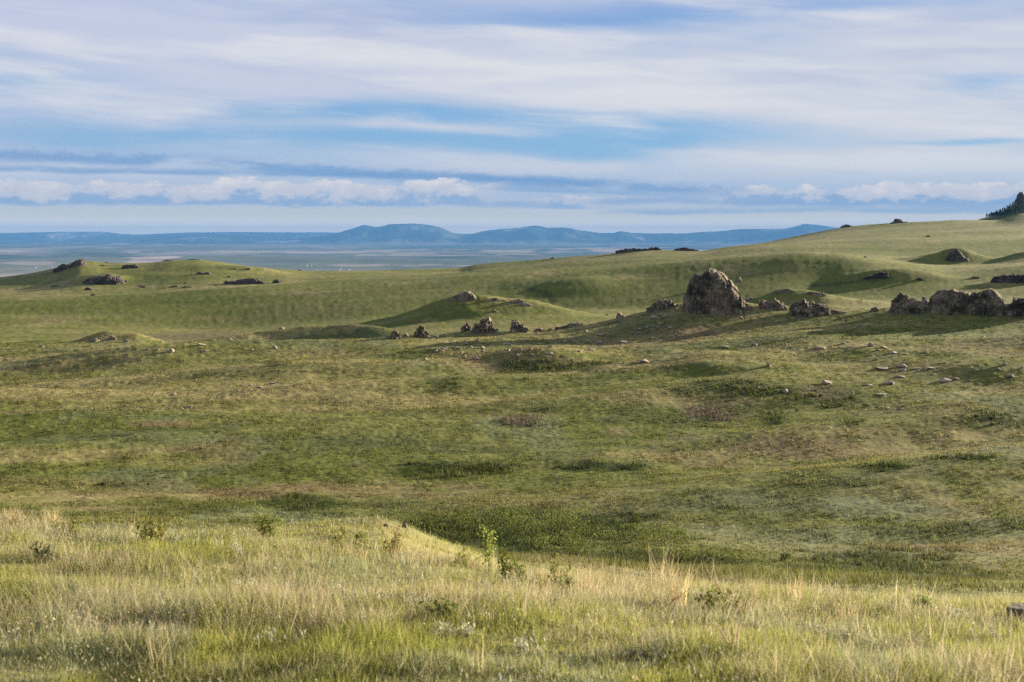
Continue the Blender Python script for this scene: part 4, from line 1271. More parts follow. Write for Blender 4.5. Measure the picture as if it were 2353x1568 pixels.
def pine_meshes(seed):
    rg = np.random.default_rng(seed)
    n = 8
    ang = np.linspace(0, 2 * PI, n, endpoint=False)
    V, Fq = [], []
    for k, (z, r) in enumerate([(-0.12, 0.032), (0.3, 0.024), (0.95, 0.006)]):
        V += [(r * math.cos(t), r * math.sin(t), z) for t in ang]
    for k in range(2):
        for i in range(n):
            Fq.append((k * n + i, k * n + (i + 1) % n, (k + 1) * n + (i + 1) % n, (k + 1) * n + i))
    trunk = mesh_np("trunk", V, np.array(Fq), M_BARK)
    pts, tri = [], []
    for _ in range(420):
        z = rg.uniform(0.18, 1.0)
        rmax = 0.26 * (1.06 - z) ** 0.75 * (0.7 + 0.5 * rg.random())
        t = rg.uniform(0, 2 * PI)
        r = rmax * math.sqrt(rg.random())
        c = np.array([r * math.cos(t), r * math.sin(t), z - 0.2 * r])
        s = rg.uniform(0.03, 0.065)
        a = rg.normal(size=(3, 3)) * s
        k = len(pts)
        pts += list(c + a)
        tri.append((k, k + 1, k + 2))
    crown = mesh_np("crown", pts, np.array(tri), M_PINE, smooth=False)
    return trunk, crown


def flat_mat(name, c, rough=0.9, var=None):
    m = bpy.data.materials.new(name)
    m.use_nodes = True
    N = Nodes(m.node_tree)
    bs = N.new("ShaderNodeBsdfPrincipled")
    tc = N.new("ShaderNodeTexCoord")
    n = N.noise(tc.outputs["Object"], var or 3.0, 4, 0.6)
    f = N.ramp(n, 0.25, 0.75, smooth=False, a=0.6, b=1.4)
    N.put(bs.inputs["Base Color"], N.mix(1.0, tuple(c), N.xyz(f, f, f), mode="MULTIPLY"))
    bs.inputs["Roughness"].default_value = rough
    out = N.new("ShaderNodeOutputMaterial")
    m.node_tree.links.new(bs.outputs[0], out.inputs[0])
    return m


M_BARK = flat_mat("bark", (0.10, 0.07, 0.05))
M_PINE = flat_mat("pine_needles", (0.022, 0.040, 0.020))
PINES = [pine_meshes(s) for s in (301, 302, 303)]
prg = random.Random(9)


def pine(zk, px, ybase, hpx, label, group, win=(1700, 2100)):
    u, v = zuv(zk, px, ybase)
    x, y, z, D, a = stand(u, v, *win)
    h = hpx / ZOOM[zk][2] * 0.919 * D / F
    r = empty("pine_tree", (x, y, z), prg.uniform(0, 6.28))
    r.scale = (h * prg.uniform(0.9, 1.4), h * prg.uniform(0.9, 1.4), h)
    tag(r, label, "pine tree", group)
    t, c = PINES[prg.randrange(3)]
    obj("trunk", t, r)
    obj("crown", c, r)


PG = "pines on the dark slope below the spire"
for px, yb, h, lb in [(1520, 668, 24, "lone tiny pine at the foot of the dark slope"), (1745, 608, 60, "tall pine at the lower end of the pine row"), (1780, 606, 50, "pine standing close behind the lowest tall pine"),
                      (1820, 585, 60, "broad pine third up the dark slope"), (1910, 545, 66, "broadest pine halfway up the dark slope"), (1965, 522, 50, "first of two close pines above the broadest one"), (2000, 510, 46, "second of two close pines above the broadest one"),
                      (2030, 495, 44, "pine where the dark slope steepens"), (2075, 462, 44, "pine high on the dark slope near the skyline notch"), (2125, 418, 36, "small pine near the top of the dark slope"), (2178, 368, 30, "last small pine just below the spire")]:
    pine("D", px, yb, h, lb, PG, win=(1800, 2100))
for k in range(110):
    t = prg.random()
    px = 1800 + 540 * t
    top = np.interp(px, [1800, 1910, 2000, 2075, 2178, 2340], [585, 545, 510, 465, 370, 300])
    bot = np.interp(px, [1800, 2340], [610, 540])
    pine("D", px, top + (bot - top) * prg.uniform(0.1, 1.0), prg.uniform(30, 48), "dark pine in the dense stand on the slope below the spire", PG, win=(1700, 2100))

# ------------------------------------------------------------------ cattle


def cow_mesh():
    pts = [  # x forward, z up (m): pelvis first
        (-0.62, 0, 1.12, 0.27), (-0.15, 0, 1.05, 0.34), (0.35, 0, 1.05, 0.35), (0.68, 0, 1.12, 0.27),
        (0.95, 0, 1.02, 0.17), (1.18, 0, 0.80, 0.13), (1.42, 0, 0.52, 0.085),
        (-0.66, 0.17, 0.80, 0.13), (-0.58, 0.17, 0.62, 0.075), (-0.70, 0.17, 0.38, 0.055), (-0.66, 0.17, 0.03, 0.055),
        (-0.66, -0.17, 0.80, 0.13), (-0.58, -0.17, 0.62, 0.075), (-0.72, -0.17, 0.38, 0.055), (-0.76, -0.17, 0.03, 0.055),
        (0.58, 0.16, 0.72, 0.11), (0.60, 0.16, 0.40, 0.055), (0.58, 0.16, 0.03, 0.055),
        (0.56, -0.16, 0.72, 0.11), (0.66, -0.16, 0.40, 0.055), (0.70, -0.16, 0.03, 0.055),
        (-0.90, 0, 1.10, 0.05), (-0.97, 0, 0.55, 0.035), (1.16, 0.15, 0.94, 0.035), (1.16, -0.15, 0.94, 0.035)]
    ed = [(0, 1), (1, 2), (2, 3), (3, 4), (4, 5), (5, 6), (0, 7), (7, 8), (8, 9), (9, 10), (0, 11), (11, 12), (12, 13), (13, 14),
          (2, 15), (15, 16), (16, 17), (2, 18), (18, 19), (19, 20), (0, 21), (21, 22), (5, 23), (5, 24)]
    me = bpy.data.meshes.new("cow_skeleton")
    me.from_pydata([p[:3] for p in pts], ed, [])
    o = bpy.data.objects.new("cow_skeleton", me)
    COL.objects.link(o)
    sk = o.modifiers.new("skin", "SKIN")
    for i, p in enumerate(pts):
        me.skin_vertices[0].data[i].radius = (p[3], p[3])
    me.skin_vertices[0].data[0].use_root = True
    sub = o.modifiers.new("sub", "SUBSURF")
    sub.levels = sub.render_levels = 1
    dg = bpy.context.evaluated_depsgraph_get()
    out = bpy.data.meshes.new_from_object(o.evaluated_get(dg))
    bpy.data.objects.remove(o)
    out.name = "cow"
    return out


M_COW = flat_mat("cow_hide", (0.075, 0.035, 0.020), 0.8, 1.2)
M_COWD = flat_mat("dark_cow_hide", (0.022, 0.016, 0.013), 0.8, 1.2)
COWM = cow_mesh()
COWM.materials.append(M_COW)
COWD = COWM.copy()
COWD.materials.clear()
COWD.materials.append(M_COWD)
CG = "cattle grazing on the far slopes"
for zk, px, py, L, face, dark, win, lb in [
    ("A", 885, 22, 36, 0, 1, (540, 760), "dark cow grazing on the ridge right above the monolith"), ("A", 490, 32, 20, 90, 1, (540, 760), "small dark cow on the ridge above the monolith, seen end on"),
    ("L", 375, 507, 15, 10, 0, (600, 800), "brown cow beyond the ridge brow behind the monolith"),
    ("N", 1432, 196, 15, 5, 0, (570, 900), "reddish cow standing on the middle hill's lower slope"), ("N", 1858, 177, 13, 60, 0, (570, 900), "reddish cow on the brow left of the monolith"),
    ("N", 1063, 213, 8, 60, 0, (570, 900), "tiny brown cow far left along the middle hill"), ("N", 2282, 152, 11, 40, 1, (570, 900), "dark cow near the brow under the crest rocks"),
    ("N", 1845, 528, 26, 8, 1, (400, 530), "black and brown cow grazing in the saddle before the ridge"),
    ("B", 1925, 332, 42, 170, 1, (380, 520), "dark cow grazing in the pale saddle, left of two"), ("B", 2220, 388, 30, 40, 1, (380, 520), "dark cow in the pale saddle, right of two")]:
    u, v = zuv(zk, px, py)
    x, y, z, D, a = stand(u, v, *win)
    s = (L / ZOOM[zk][2] * 0.919 * D / F) / 2.4
    if face in (90, 60, 40):
        s *= 1.25
    o = obj("cow", COWD if dark else COWM, loc=(x, y, z - 0.02), rz=-a + R(face))
    o.scale = (s, s, s)
    tag(o, lb, "cow", CG)

# a thin marker post on the near ridge
for zk, px, py, h, win, lb in [("I", 480, 568, 26, (560, 640), "short dark post on the crest of the long near ridge"), ("N", 705, 248, 24, (600, 960), "thin pole on the flat grassland before the middle hill")]:
    u, v = zuv(zk, px, py)
    x, y, z, D, a = stand(u, v, *win)
    hh = h / ZOOM[zk][2] * 0.919 * D / F
    bm = bmesh.new()
    bmesh.ops.create_cone(bm, cap_ends=True, segments=8, radius1=0.16, radius2=0.12, depth=hh + 0.6)
    bmesh.ops.translate(bm, verts=bm.verts, vec=(0, 0, hh / 2 - 0.3))
    for k in (0.62, 0.8):
        g = bmesh.ops.create_cone(bm, cap_ends=True, segments=8, radius1=0.17, radius2=0.17, depth=0.12)
        bmesh.ops.translate(bm, verts=g["verts"], vec=(0, 0, hh * k))
    me = bpy.data.meshes.new("marker_post")
    bm.to_mesh(me)
    bm.free()
    me.materials.append(M_BARK)
    tag(obj("marker_post", me, loc=(x, y, z)), lb, "post")

# ------------------------------------------------------------------ farm buildings far out on the plain
M_WALLW = flat_mat("white_wall", (0.55, 0.53, 0.50), 0.7, 0.3)
M_ROOFM = flat_mat("metal_roof", (0.62, 0.62, 0.62), 0.5, 0.3)


def barn_meshes(w, d, h):
    V = np.array([(-w, -d, -1), (w, -d, -1), (w, d, -1), (-w, d, -1), (-w, -d, h), (w, -d, h), (w, d, h), (-w, d, h), (-w, 0, h * 1.5), (w, 0, h * 1.5)], float)
    q = np.array([(0, 1, 5, 4), (1, 2, 6, 5), (2, 3, 7, 6), (3, 0, 4, 7)])
    t = np.array([(5, 6, 9), (7, 4, 8)])
    wall = mesh_np("wall", V, [q, t], M_WALLW, smooth=False)
    e = 0.5
    A = np.array([(-w - e, -d - e, h - 0.1), (w + e, -d - e, h - 0.1), (w + e, 0, h * 1.5 + 0.25), (-w - e, 0, h * 1.5 + 0.25), (-w - e, d + e, h - 0.1), (w + e, d + e, h - 0.1)])
    A2 = np.vstack([A, A + [0, 0, 0.3]])
    rq = np.array([(0, 1, 2, 3), (3, 2, 5, 4), (9, 8, 7, 6), (10, 11, 8, 9), (0, 6, 7, 1), (4, 5, 11, 10), (0, 3, 9, 6), (3, 4, 10, 9), (1, 7, 8, 2), (2, 8, 11, 5)])
    roof = mesh_np("roof", A2, rq, M_ROOFM, smooth=False)
    return wall, roof


BARNS = [barn_meshes(4.5, 3.0, 2.6), barn_meshes(3.5, 2.6, 2.4), barn_meshes(6.5, 3.6, 3.0)]
brg = random.Random(3)


def barn(zk, px, py, k, label, group):
    u, v = zuv(zk, px, py)
    a, t = sight(u, v)
    D = -205.0 / float(t)
    for _ in range(6):
        x, y = D * math.sin(float(a)), D * math.cos(float(a))
        D = float(plain_z(np.array([x]), np.array([y]))[0]) / float(t)
    r = empty("farm_building", (x, y, float(plain_z(np.array([x]), np.array([y]))[0])), brg.uniform(-0.6, 0.6))
    tag(r, label, "farm building", group)
    w, rf = BARNS[k]
    obj("wall", w, r)
    obj("roof", rf, r)


BG = "white farm buildings on the plain"
for px, py, k, lb in [(1770, 243, 2, "brightest white building in the upper row on the plain"), (1700, 243, 0, "white building left in the upper row on the plain"), (1828, 243, 0, "white building right in the upper row on the plain"),
                      (2112, 286, 1, "white building at the left of the lower farm row"), (2140, 290, 2, "large white building in the lower farm row"), (2195, 284, 0, "white building in the middle of the lower farm row"),
                      (2312, 284, 2, "large white building at the right of the lower farm row"), (2340, 287, 0, "white building last on the right of the lower farm row"), (1900, 284, 1, "small white building before the lower farm row"),
                      (2220, 262, 1, "small white building above the lower farm row")]:
    barn("I", px, py, k, lb, BG)
for px, py, k, lb in [(205, 326, 2, "white building in the group left of the two-stepped outcrop"), (185, 330, 0, "grey building beside the white one at the far left"), (400, 326, 0, "white building nearest left of the two-stepped outcrop"),
                      (460, 330, 1, "small white building touching the foot of the left hill"), (70, 330, 1, "small white building farthest left on the plain")]:
    barn("H", px, py, k, lb, BG)

# ------------------------------------------------------------------ grass
grg = np.random.default_rng(77)
B_GREEN = np.array([0.200, 0.220, 0.045])
B_LIME = np.array([0.350, 0.350, 0.090])
B_STRAW = np.array([0.530, 0.460, 0.285])
B_TAN = np.array([0.365, 0.305, 0.175])
B_SAGE = np.array([0.300, 0.320, 0.200])
for _c in (B_GREEN, B_LIME, B_STRAW, B_TAN, B_SAGE):
    _c *= 0.90


def blade_mesh(name, x, y, z, L, w, head, lean, bend, col, mat=None, segs=2):
    n = len(x)
    dx, dy = np.cos(head), np.sin(head)
    sx = -np.sin(head + grg.uniform(-0.9, 0.9, n))
    sy = np.cos(head + grg.uniform(-0.9, 0.9, n))
    rows = []
    ts = np.linspace(0, 1, segs + 1)
    for t in ts[:-1]:
        out = lean * t + bend * t * t * 0.8
        up = t * np.sqrt(np.maximum(1 - lean ** 2 * 0.7, 0.1)) - bend * t * t * 0.35
        px, py, pz = x + dx * L * out, y + dy * L * out, z - 0.015 + L * up
        ww = w * (1 - 0.35 * t) * 0.5
        rows.append(np.stack([px - sx * ww, py - sy * ww, pz], -1))
        rows.append(np.stack([px + sx * ww, py + sy * ww, pz], -1))
    out = lean + bend * 0.8
    up = np.sqrt(np.maximum(1 - lean ** 2 * 0.7, 0.1)) - bend * 0.35
    rows.append(np.stack([x + dx * L * out, y + dy * L * out, z + L * up], -1))
    k = len(rows)
    V = np.stack(rows, 1).reshape(-1, 3)
    b = (np.arange(n) * k)[:, None]
    fs = []
    for s in range(segs - 1):
        fs.append(b + np.array([[2 * s, 2 * s + 1, 2 * s + 3, 2 * s + 2]]))
    tr = b + np.array([[2 * segs - 2, 2 * segs - 1, 2 * segs]])
    faces = ([np.vstack(fs)] if fs else []) + [tr]
    return mesh_np(name, V, faces, mat or M_BLADE, np.repeat(col, k, axis=0))


def field_sample(n, d0, d1, az=23.0, power=1.0):
    a = grg.uniform(-R(az), R(az), n)
    u = grg.random(n) ** power
    D = np.exp(math.log(d0) + u * (math.log(d1) - math.log(d0)))
    return D * np.sin(a), D * np.cos(a), D


def leaf_quads(C, size, col, rg, up=0.35):
    """pointed leaves at centres C"""
    n = len(C)
    a = rg.normal(size=(n, 3))
    a[:, 2] = np.abs(a[:, 2]) * 0.8 + up
    a /= np.linalg.norm(a, axis=1)[:, None]
    b = np.cross(a, rg.normal(size=(n, 3)))
    b /= np.linalg.norm(b, axis=1)[:, None] + 1e-6
    nn = np.cross(a, b)
    s = size[:, None] if np.ndim(size) else size
    V = np.stack([C - a * s, C - a * s * 0.1 + b * s * 0.42 + nn * s * 0.12, C + a * s, C - a * s * 0.1 - b * s * 0.42 + nn * s * 0.12], 1).reshape(-1, 3)
    q = (np.arange(n) * 4)[:, None]
    f = np.vstack([q + np.array([[0, 1, 2]]), q + np.array([[0, 2, 3]])])
    return V, f, np.repeat(col, 4, axis=0)


DRYSPOT = [(70, 1190, 130, 45, 1.0), (1420, 1360, 260, 55, 0.9), (1750, 1400, 260, 45, 0.6), (1330, 1330, 90, 30, 0.8), (870, 1225, 90, 35, 0.7), (250, 1330, 300, 30, 0.2), (2200, 1430, 250, 40, 0.5), (300, 1480, 250, 40, 0.15),
           (1900, 1480, 400, 60, 0.35), (1550, 1450, 200, 50, 0.4)]


def near_grass():
    for name, n, d0, d1, Ls, ws, lb in [("grass", 420000, 3.7, 13.0, (0.03, 0.09), 0.0030, "long mixed green and straw grass on the near rise"),
                                        ("grass", 170000, 13.0, 46.0, (0.025, 0.08), 0.0085, "pale grass on the near mound and its hollow")]:
        x, y, D = field_sample(n, d0, d1)
        clump = fbm(x / 0.35, y / 0.35, 91, 3)
        keep = grg.random(n) < 0.78 + 0.35 * clump
        x, y, D, clump = x[keep], y[keep], D[keep], clump[keep]
        n = len(x)
        z = ground_at(x, y)
        U, V = survey_uv(x, y, z)
        p1 = fbm(x / 1.5, y / 1.7, 92, 4)
        p2 = fbm(x / 0.5, y / 0.6, 93, 3)
        p3 = fbm(x / 0.9, y / 1.1, 94, 3)
        dry = np.clip(0.20 + 0.45 * p1 + 0.5 * p2, 0, 1)
        for (du, dv, ru, rv, s) in DRYSPOT:
            dry = np.maximum(dry, s * np.exp(-((U - du) / ru) ** 2 - ((V - dv) / rv) ** 2))
        dry = np.where(V > 1470, dry * 0.75, dry)
        if d0 > 10:
            dry = dry * 0.35
        r = grg.random(n)
        isdry = r < dry * 0.75
        sage = (~isdry) & (p3 > 0.08) & (grg.random(n) < 0.55)
        herb = (~isdry) & (p2 > 0.3) & (p1 < 0.25) & (grg.random(n) < 0.6)
        mixv = grg.random(n)[:, None]
        col = B_GREEN + (B_LIME - B_GREEN) * mixv
        col = np.where(isdry[:, None], B_TAN + (B_STRAW - B_TAN) * mixv, col)
        col = np.where(sage[:, None], B_SAGE * (0.75 + 0.5 * mixv), col)
        col = np.where(herb[:, None], np.array([0.10, 0.115, 0.035]) * (0.7 + 0.6 * mixv), col)
        col = col * grg.uniform(0.55, 1.3, n)[:, None]
        L = grg.uniform(*Ls, n) * np.clip(1 + 0.75 * clump, 0.6, 1.9) * np.where(isdry, 1.15, 0.9)
        L *= 1 + 0.3 * p1
        tall = isdry & (grg.random(n) < 0.06)
        L = np.where(tall, L * 2.0, L)
        w = ws * grg.uniform(0.6, 1.2, n) * np.where(isdry, 0.75, 1.1)
        head = grg.uniform(0, 2 * PI, n)
        lean = np.abs(grg.normal(0.25, 0.25, n))
        bend = np.abs(grg.normal(0.3, 0.28, n))
        o = obj(name, blade_mesh(name, x, y, z, L, w, head, np.minimum(lean, 0.75), np.minimum(bend, 0.9), col, segs=3 if d0 < 10 else 2))
        tag(o, lb, "grass", kind="stuff")


near_grass()


def meadow_tufts():
    n = 260000
    x, y, D = field_sample(n, 30.0, 340.0, 21.5, 0.75)
    z = ground_at(x, y)
    c, shr = land_colour(x, y)
    t = fbm(x / 2.5, y / 3.5, 95, 3)
    keep = grg.random(n) < np.clip(0.55 + 0.6 * t + 0.5 * shr, 0.1, 1) * np.interp(D, [30, 150, 330], [1, 0.9, 0.6])
    x, y, D, z, c, shr, t = x[keep], y[keep], D[keep], z[keep], c[keep], shr[keep], t[keep]
    n = len(x)
    k = 4
    rp = lambda q: np.repeat(q, k, axis=0)
    X = rp(x) + grg.normal(0, 1, n * k) * 0.0006 * rp(D)
    Y = rp(y) + grg.normal(0, 1, n * k) * 0.0009 * rp(D)
    L = grg.uniform(0.08, 0.22, n * k) * rp(grg.uniform(0.6, 1.3, n)) * (1 + 1.6 * rp(shr)) * (1 + 0.4 * rp(t)) * np.interp(rp(D), [30, 100, 330], [0.9, 0.9, 1.1])
    w = np.clip(0.00060 * rp(D), 0.02, 0.2) * grg.uniform(0.6, 1.4, n * k)
    col = rp(c * grg.uniform(0.5, 1.5, (n, 1))) * grg.uniform(0.85, 1.15, (n * k, 1)) * 0.95
    ye = grg.random(n * k) < 0.0003
    col = np.where(ye[:, None], np.array([0.62, 0.45, 0.03]), col)
    o = obj("meadow_grass", blade_mesh("meadow_grass", X, Y, ground_at(X, Y), L, w, grg.uniform(0, 2 * PI, n * k), np.abs(grg.normal(0.25, 0.2, n * k)).clip(0, 0.7),
                                       np.abs(grg.normal(0.2, 0.2, n * k)).clip(0, 0.8), np.clip(col, 0, 0.9), segs=1))
    tag(o, "short tufty meadow grass over the valley floor", "grass", kind="stuff")


meadow_tufts()



def seed_heads():
    n = 20000
    x, y, D = field_sample(n, 4.0, 13.0)
    q = fbm(x / 0.6, y / 0.8, 97, 3) + 0.5 * fbm(x / 2.0, y / 2.2, 98, 2)
    keep = grg.random(n) < np.clip(0.15 + 1.1 * q, 0, 1)
    x, y, D = x[keep], y[keep], D[keep]
    n = len(x)
    t = grg.random((n, 1))
    kind = fbm(x / 0.9, y / 1.1, 99, 2) + grg.normal(0, 0.35, n)
    col = np.array([0.50, 0.43, 0.27]) * (0.7 + 0.5 * t)
    col = np.where((kind > 0.25)[:, None], np.array([0.36, 0.36, 0.28]) * (0.6 + 0.6 * t), col)
    col = np.where((kind < -0.35)[:, None], np.array([0.34, 0.24, 0.19]) * (0.7 + 0.5 * t), col)
    C = np.stack([x, y, ground_at(x, y) + grg.uniform(0.05, 0.13, n)], 1)
    V, f, c = leaf_quads(C, grg.uniform(0.004, 0.009, n), col, np.random.default_rng(98), up=0.9)
    o = obj("grass_heads", mesh_np("grass_heads", V, f, M_LEAF, c, smooth=False))
    tag(o, "pale and brown seed heads over the near grass", "grass", kind="stuff")


seed_heads()


def thickets():
    rg = np.random.default_rng(31)
    lbs = {0: "dark green shrub thicket filling the gully below the near rise", 1: "low dark shrubs in patches across the valley floor"}
    sets = {0: [], 1: []}
    for (U, V, ru, rv, kind, s) in PATCH:
        if kind != "dark" or s < 0.6:
            continue
        px, py, pz, pD, pa = stand(U, V)
        if pD > 260:
            continue
        gully = V > 1190 and V < 1300
        rx = ru * pD / F
        _, _, _, D1, _ = stand(U, V + rv * 0.8, 25)
        _, _, _, D2, _ = stand(U, V - rv * 0.8, 25)
        ry = max(0.5 * abs(D2 - D1), 0.25 * rx)
        nb = int(np.clip(rx * ry * (0.9 if gully else 0.30), 3, 320))
        for _ in range(nb):
            t, r = rg.uniform(0, 2 * PI), (math.sqrt(rg.random()) if gully else min(abs(rg.normal()) * 0.75, 2.0))
            ex, ey = rx * r * math.cos(t) * 1.05, ry * r * math.sin(t) * 1.05
            x = px + ex * math.cos(pa) + ey * math.sin(pa)
            y = py - ex * math.sin(pa) + ey * math.cos(pa)
            h = (rg.uniform(0.5, 2.1) if gully else rg.uniform(0.08, 0.22) * (1 + pD / 250)) * (1.15 - 0.5 * min(r, 1))
            wd = h * rg.uniform(0.7, 1.3)
            m = int(rg.uniform(90, 230) if gully else 40)
            g = rg.normal(size=(m, 3))
            g /= np.linalg.norm(g, axis=1)[:, None]
            g *= (rg.random(m) ** 0.45)[:, None]
            C = np.stack([x + g[:, 0] * wd, y + g[:, 1] * wd, h * (0.35 + 0.6 * g[:, 2])], 1)
            C[:, 2] = np.maximum(C[:, 2], 0.03)
            sets[0 if gully else 1].append((C, np.full(m, max(0.032, 0.0008 * pD)) * rg.uniform(0.5, 1.6, m),
                                            np.clip(np.array([0.072, 0.088, 0.022]) * rg.uniform(0.55, 1.6) * rg.uniform(0.7, 1.5, (m, 1)) + rg.random((m, 1)) * np.array([0.02, 0.01, 0]), 0, 1)))
    for k, parts in sets.items():
        C = np.vstack([q[0] for q in parts])
        C[:, 2] += ground_at(C[:, 0], C[:, 1])
        V, f, c = leaf_quads(C, np.concatenate([q[1] for q in parts]), np.vstack([q[2] for q in parts]), rg)
        o = obj("shrub_thicket", mesh_np("shrub_thicket", V, f, M_LEAF, c, smooth=False))
        tag(o, lbs[k], "shrubs", kind="stuff")


thickets()

# ------------------------------------------------------------------ single plants in the near grass


def stem_ribbons(paths, w):
    """three-sided stems along paths (lists of points)"""
    V, Q = [], []
    for P in paths:
        P = np.array(P)
        n = len(P)
        for i, p in enumerate(P):
            r = w * (1 - 0.6 * i / (n - 1))
            for k in range(3):
                t = 2 * PI * k / 3
                V.append(p + np.array([r * math.cos(t), r * math.sin(t), 0]))
        b = len(V) - 3 * n
        if b:
            Q.append((0, 1, b + 1, b))          # the stems share one root
        for i in range(n - 1):
            for k in range(3):
                Q.append((b + 3 * i + k, b + 3 * i + (k + 1) % 3, b + 3 * i + 3 + (k + 1) % 3, b + 3 * i + 3 + k))
    return np.array(V), np.array(Q)


def place(zk, px, ytop, ybase, win):
    u, v = zuv(zk, px, ybase)
    x, y, z, D, a = stand(u, v, *win)
    h = 1.25 * (ybase - ytop) / ZOOM[zk][2] * 0.919 * D / F
    return x, y, z, D, a, h


def leafy_plant(zk, px, ytop, ybase, wpx, label, nst, nleaf, seed, tint=(0.150, 0.175, 0.038), rust=0.12, group="leafy plants standing in the near grass", win=(6, 14), lsz=0.0145):
    x, y, z, D, a, h = place(zk, px, ytop, ybase, win)
    w = wpx / ZOOM[zk][2] * 0.919 * D / F * 0.5
    rg = np.random.default_rng(seed)
    r = empty("leafy_plant", (x, y, z), -a)
    tag(r, label, "plant", group)
    paths, C = [], []
    for k in range(nst):
        b = np.array([rg.uniform(-0.4, 0.4) * w, rg.uniform(-0.5, 0.5) * w, -0.02])
        tip = np.array([rg.uniform(-1, 1) * w, rg.uniform(-0.8, 0.8) * w, h * (1.0 if k == 0 else rg.uniform(0.55, 0.98))])
        mid = (b + tip) / 2 + np.array([rg.normal() * 0.15 * w, rg.normal() * 0.15 * w, h * 0.06])
        P = [b * (1 - t) ** 2 + mid * 2 * t * (1 - t) + tip * t * t for t in np.linspace(0, 1, 6)]
        paths.append(P)
        for j in range(int(nleaf * 1.7)):
            t = rg.uniform(0.2, 1.02)
            c = b * (1 - t) ** 2 + mid * 2 * t * (1 - t) + tip * t * t
            C.append(c + rg.normal(size=3) * np.array([0.018, 0.018, 0.012]))
    V, Q = stem_ribbons(paths, 0.0022)
    obj("stem", mesh_np("stem", V, Q, M_LEAF, np.tile([0.16, 0.09, 0.05], (len(V), 1))), r)
    C = np.array(C)
    n = len(C)
    col = np.array(tint) * rg.uniform(0.65, 1.5, (n, 1))
    col = np.where(rg.random((n, 1)) < rust, np.array([0.17, 0.125, 0.03]) * rg.uniform(0.7, 1.3, (n, 1)), col)
    V, f, c = leaf_quads(C, rg.uniform(0.7, 1.4, n) * lsz, col, rg, up=0.2)
    obj("foliage", mesh_np("foliage", V, f, M_LEAF, c, smooth=False), r)


leafy_plant("P", 1830, 235, 430, 170, "bushy leafy plant with yellow tip on the crest of the near rise", 9, 30, 401)
leafy_plant("P", 455, 290, 375, 290, "low spreading leafy plant left along the crest", 12, 16, 402, rust=0.3)
leafy_plant("P", 1050, 285, 455, 330, "wide rusty green leafy plant right of a bare stalk", 14, 18, 403, rust=0.3)
leafy_plant("P", 130, 240, 300, 170, "low leafy plant under the tall straw at the far left", 9, 14, 404)
leafy_plant("P", 2330, 330, 470, 120, "reddish green leafy plant before the near mound", 6, 16, 405, rust=0.35)
leafy_plant("Q", 150, 270, 450, 90, "upright leafy plant against the near mound", 5, 18, 406)
leafy_plant("Q", 340, 395, 540, 130, "olive leafy plant behind the pale rocks", 7, 18, 407, rust=0.25)
leafy_plant("Q", 1000, 340, 610, 110, "tallest leafy stem with pale top leaves before the gully", 4, 26, 408, tint=(0.21, 0.26, 0.06))
leafy_plant("Q", 1150, 500, 700, 110, "dark leafy plant right of the tallest leafy stem", 6, 22, 409, tint=(0.11, 0.14, 0.02))
leafy_plant("Q", 820, 500, 600, 120, "leafy sprig left of the tallest leafy stem", 5, 14, 410)
leafy_plant("Q", 1462, 535, 740, 90, "slender leafy sprig with reddish stem on the crest", 3, 18, 411, rust=0.2)
leafy_plant("Q", 1560, 640, 780, 120, "low leafy plant right of the slender sprig", 5, 14, 412, rust=0.2)
leafy_plant("Q", 1240, 570, 700, 90, "small leafy sprig between the dark plant and slender sprig", 4, 14, 413)
leafy_plant("S", 1665, 825, 895, 90, "round deep green plant alone in dry grass", 10, 16, 414, tint=(0.075, 0.13, 0.02), rust=0.0)
leafy_plant("S", 250, 760, 920, 260, "green leafy tangle among red stems on the right", 9, 16, 415, rust=0.2)
leafy_plant("Q", 700, 830, 960, 160, "small dark weed in the middle of the near grass", 7, 16, 416, tint=(0.10, 0.13, 0.03), win=(5, 12))
leafy_plant("P", 300, 440, 560, 160, "dusky green weed low at the left", 8, 14, 417, tint=(0.12, 0.14, 0.06), win=(5, 12))


def red_stems(zk, px, ytop, ybase, wpx, label, n, seed, win=(6, 14)):
    x, y, z, D, a, h = place(zk, px, ytop, ybase, win)
    w = wpx / ZOOM[zk][2] * 0.919 * D / F * 0.5
    rg = np.random.default_rng(seed)
    paths = []
    for k in range(n):
        b = np.array([rg.uniform(-0.8, 0.8) * w, rg.uniform(-0.3, 0.3) * w, -0.02])
        dr = rg.choice([-1, 1]) * rg.uniform(0.4, 1.1) * w
        hh = h * rg.uniform(0.55, 1.05)
        P = [b + np.array([dr * t ** 1.5, rg.normal() * 0.002, hh * (1.35 * t - 0.4 * t ** 2.5)]) for t in np.linspace(0, 1, 8)]
        paths.append(P)
        if rg.random() < 0.6:
            s = P[4]
            paths.append([s + np.array([dr * 0.35 * t, 0, h * 0.22 * t]) for t in np.linspace(0, 1, 4)])
    V, Q = stem_ribbons(paths, 0.0026)
    c = np.tile([0.19, 0.10, 0.06], (len(V), 1)) * rg.uniform(0.8, 1.2, (len(V), 1))
    o = obj("red_stem_plant", mesh_np("red_stem_plant", V, Q, M_LEAF, c), loc=(x, y, z), rz=-a)
    tag(o, label, "plant", "bare red stemmed plants in the near grass")


red_stems("Q", 760, 430, 560, 420, "arching bare red stems left of the tallest leafy stem", 9, 501)
red_stems("Q", 1170, 455, 590, 260, "upright bare red stems right of the tallest leafy stem", 10, 502)
red_stems("Q", 380, 300, 560, 330, "dark red arching stems beside the pale rocks", 5, 503)
red_stems("S", 400, 700, 930, 200, "tall branching red stems before the open field", 8, 504)
red_stems("S", 850, 890, 1010, 300, "low slanting red stems in the dry grass", 6, 505)
red_stems("S", 1640, 1020, 1180, 330, "faint red stems low in the right grass", 6, 506, win=(5, 12))
red_stems("Q", 2150, 740, 930, 330, "thin red stems in the straw at the crest", 8, 507)


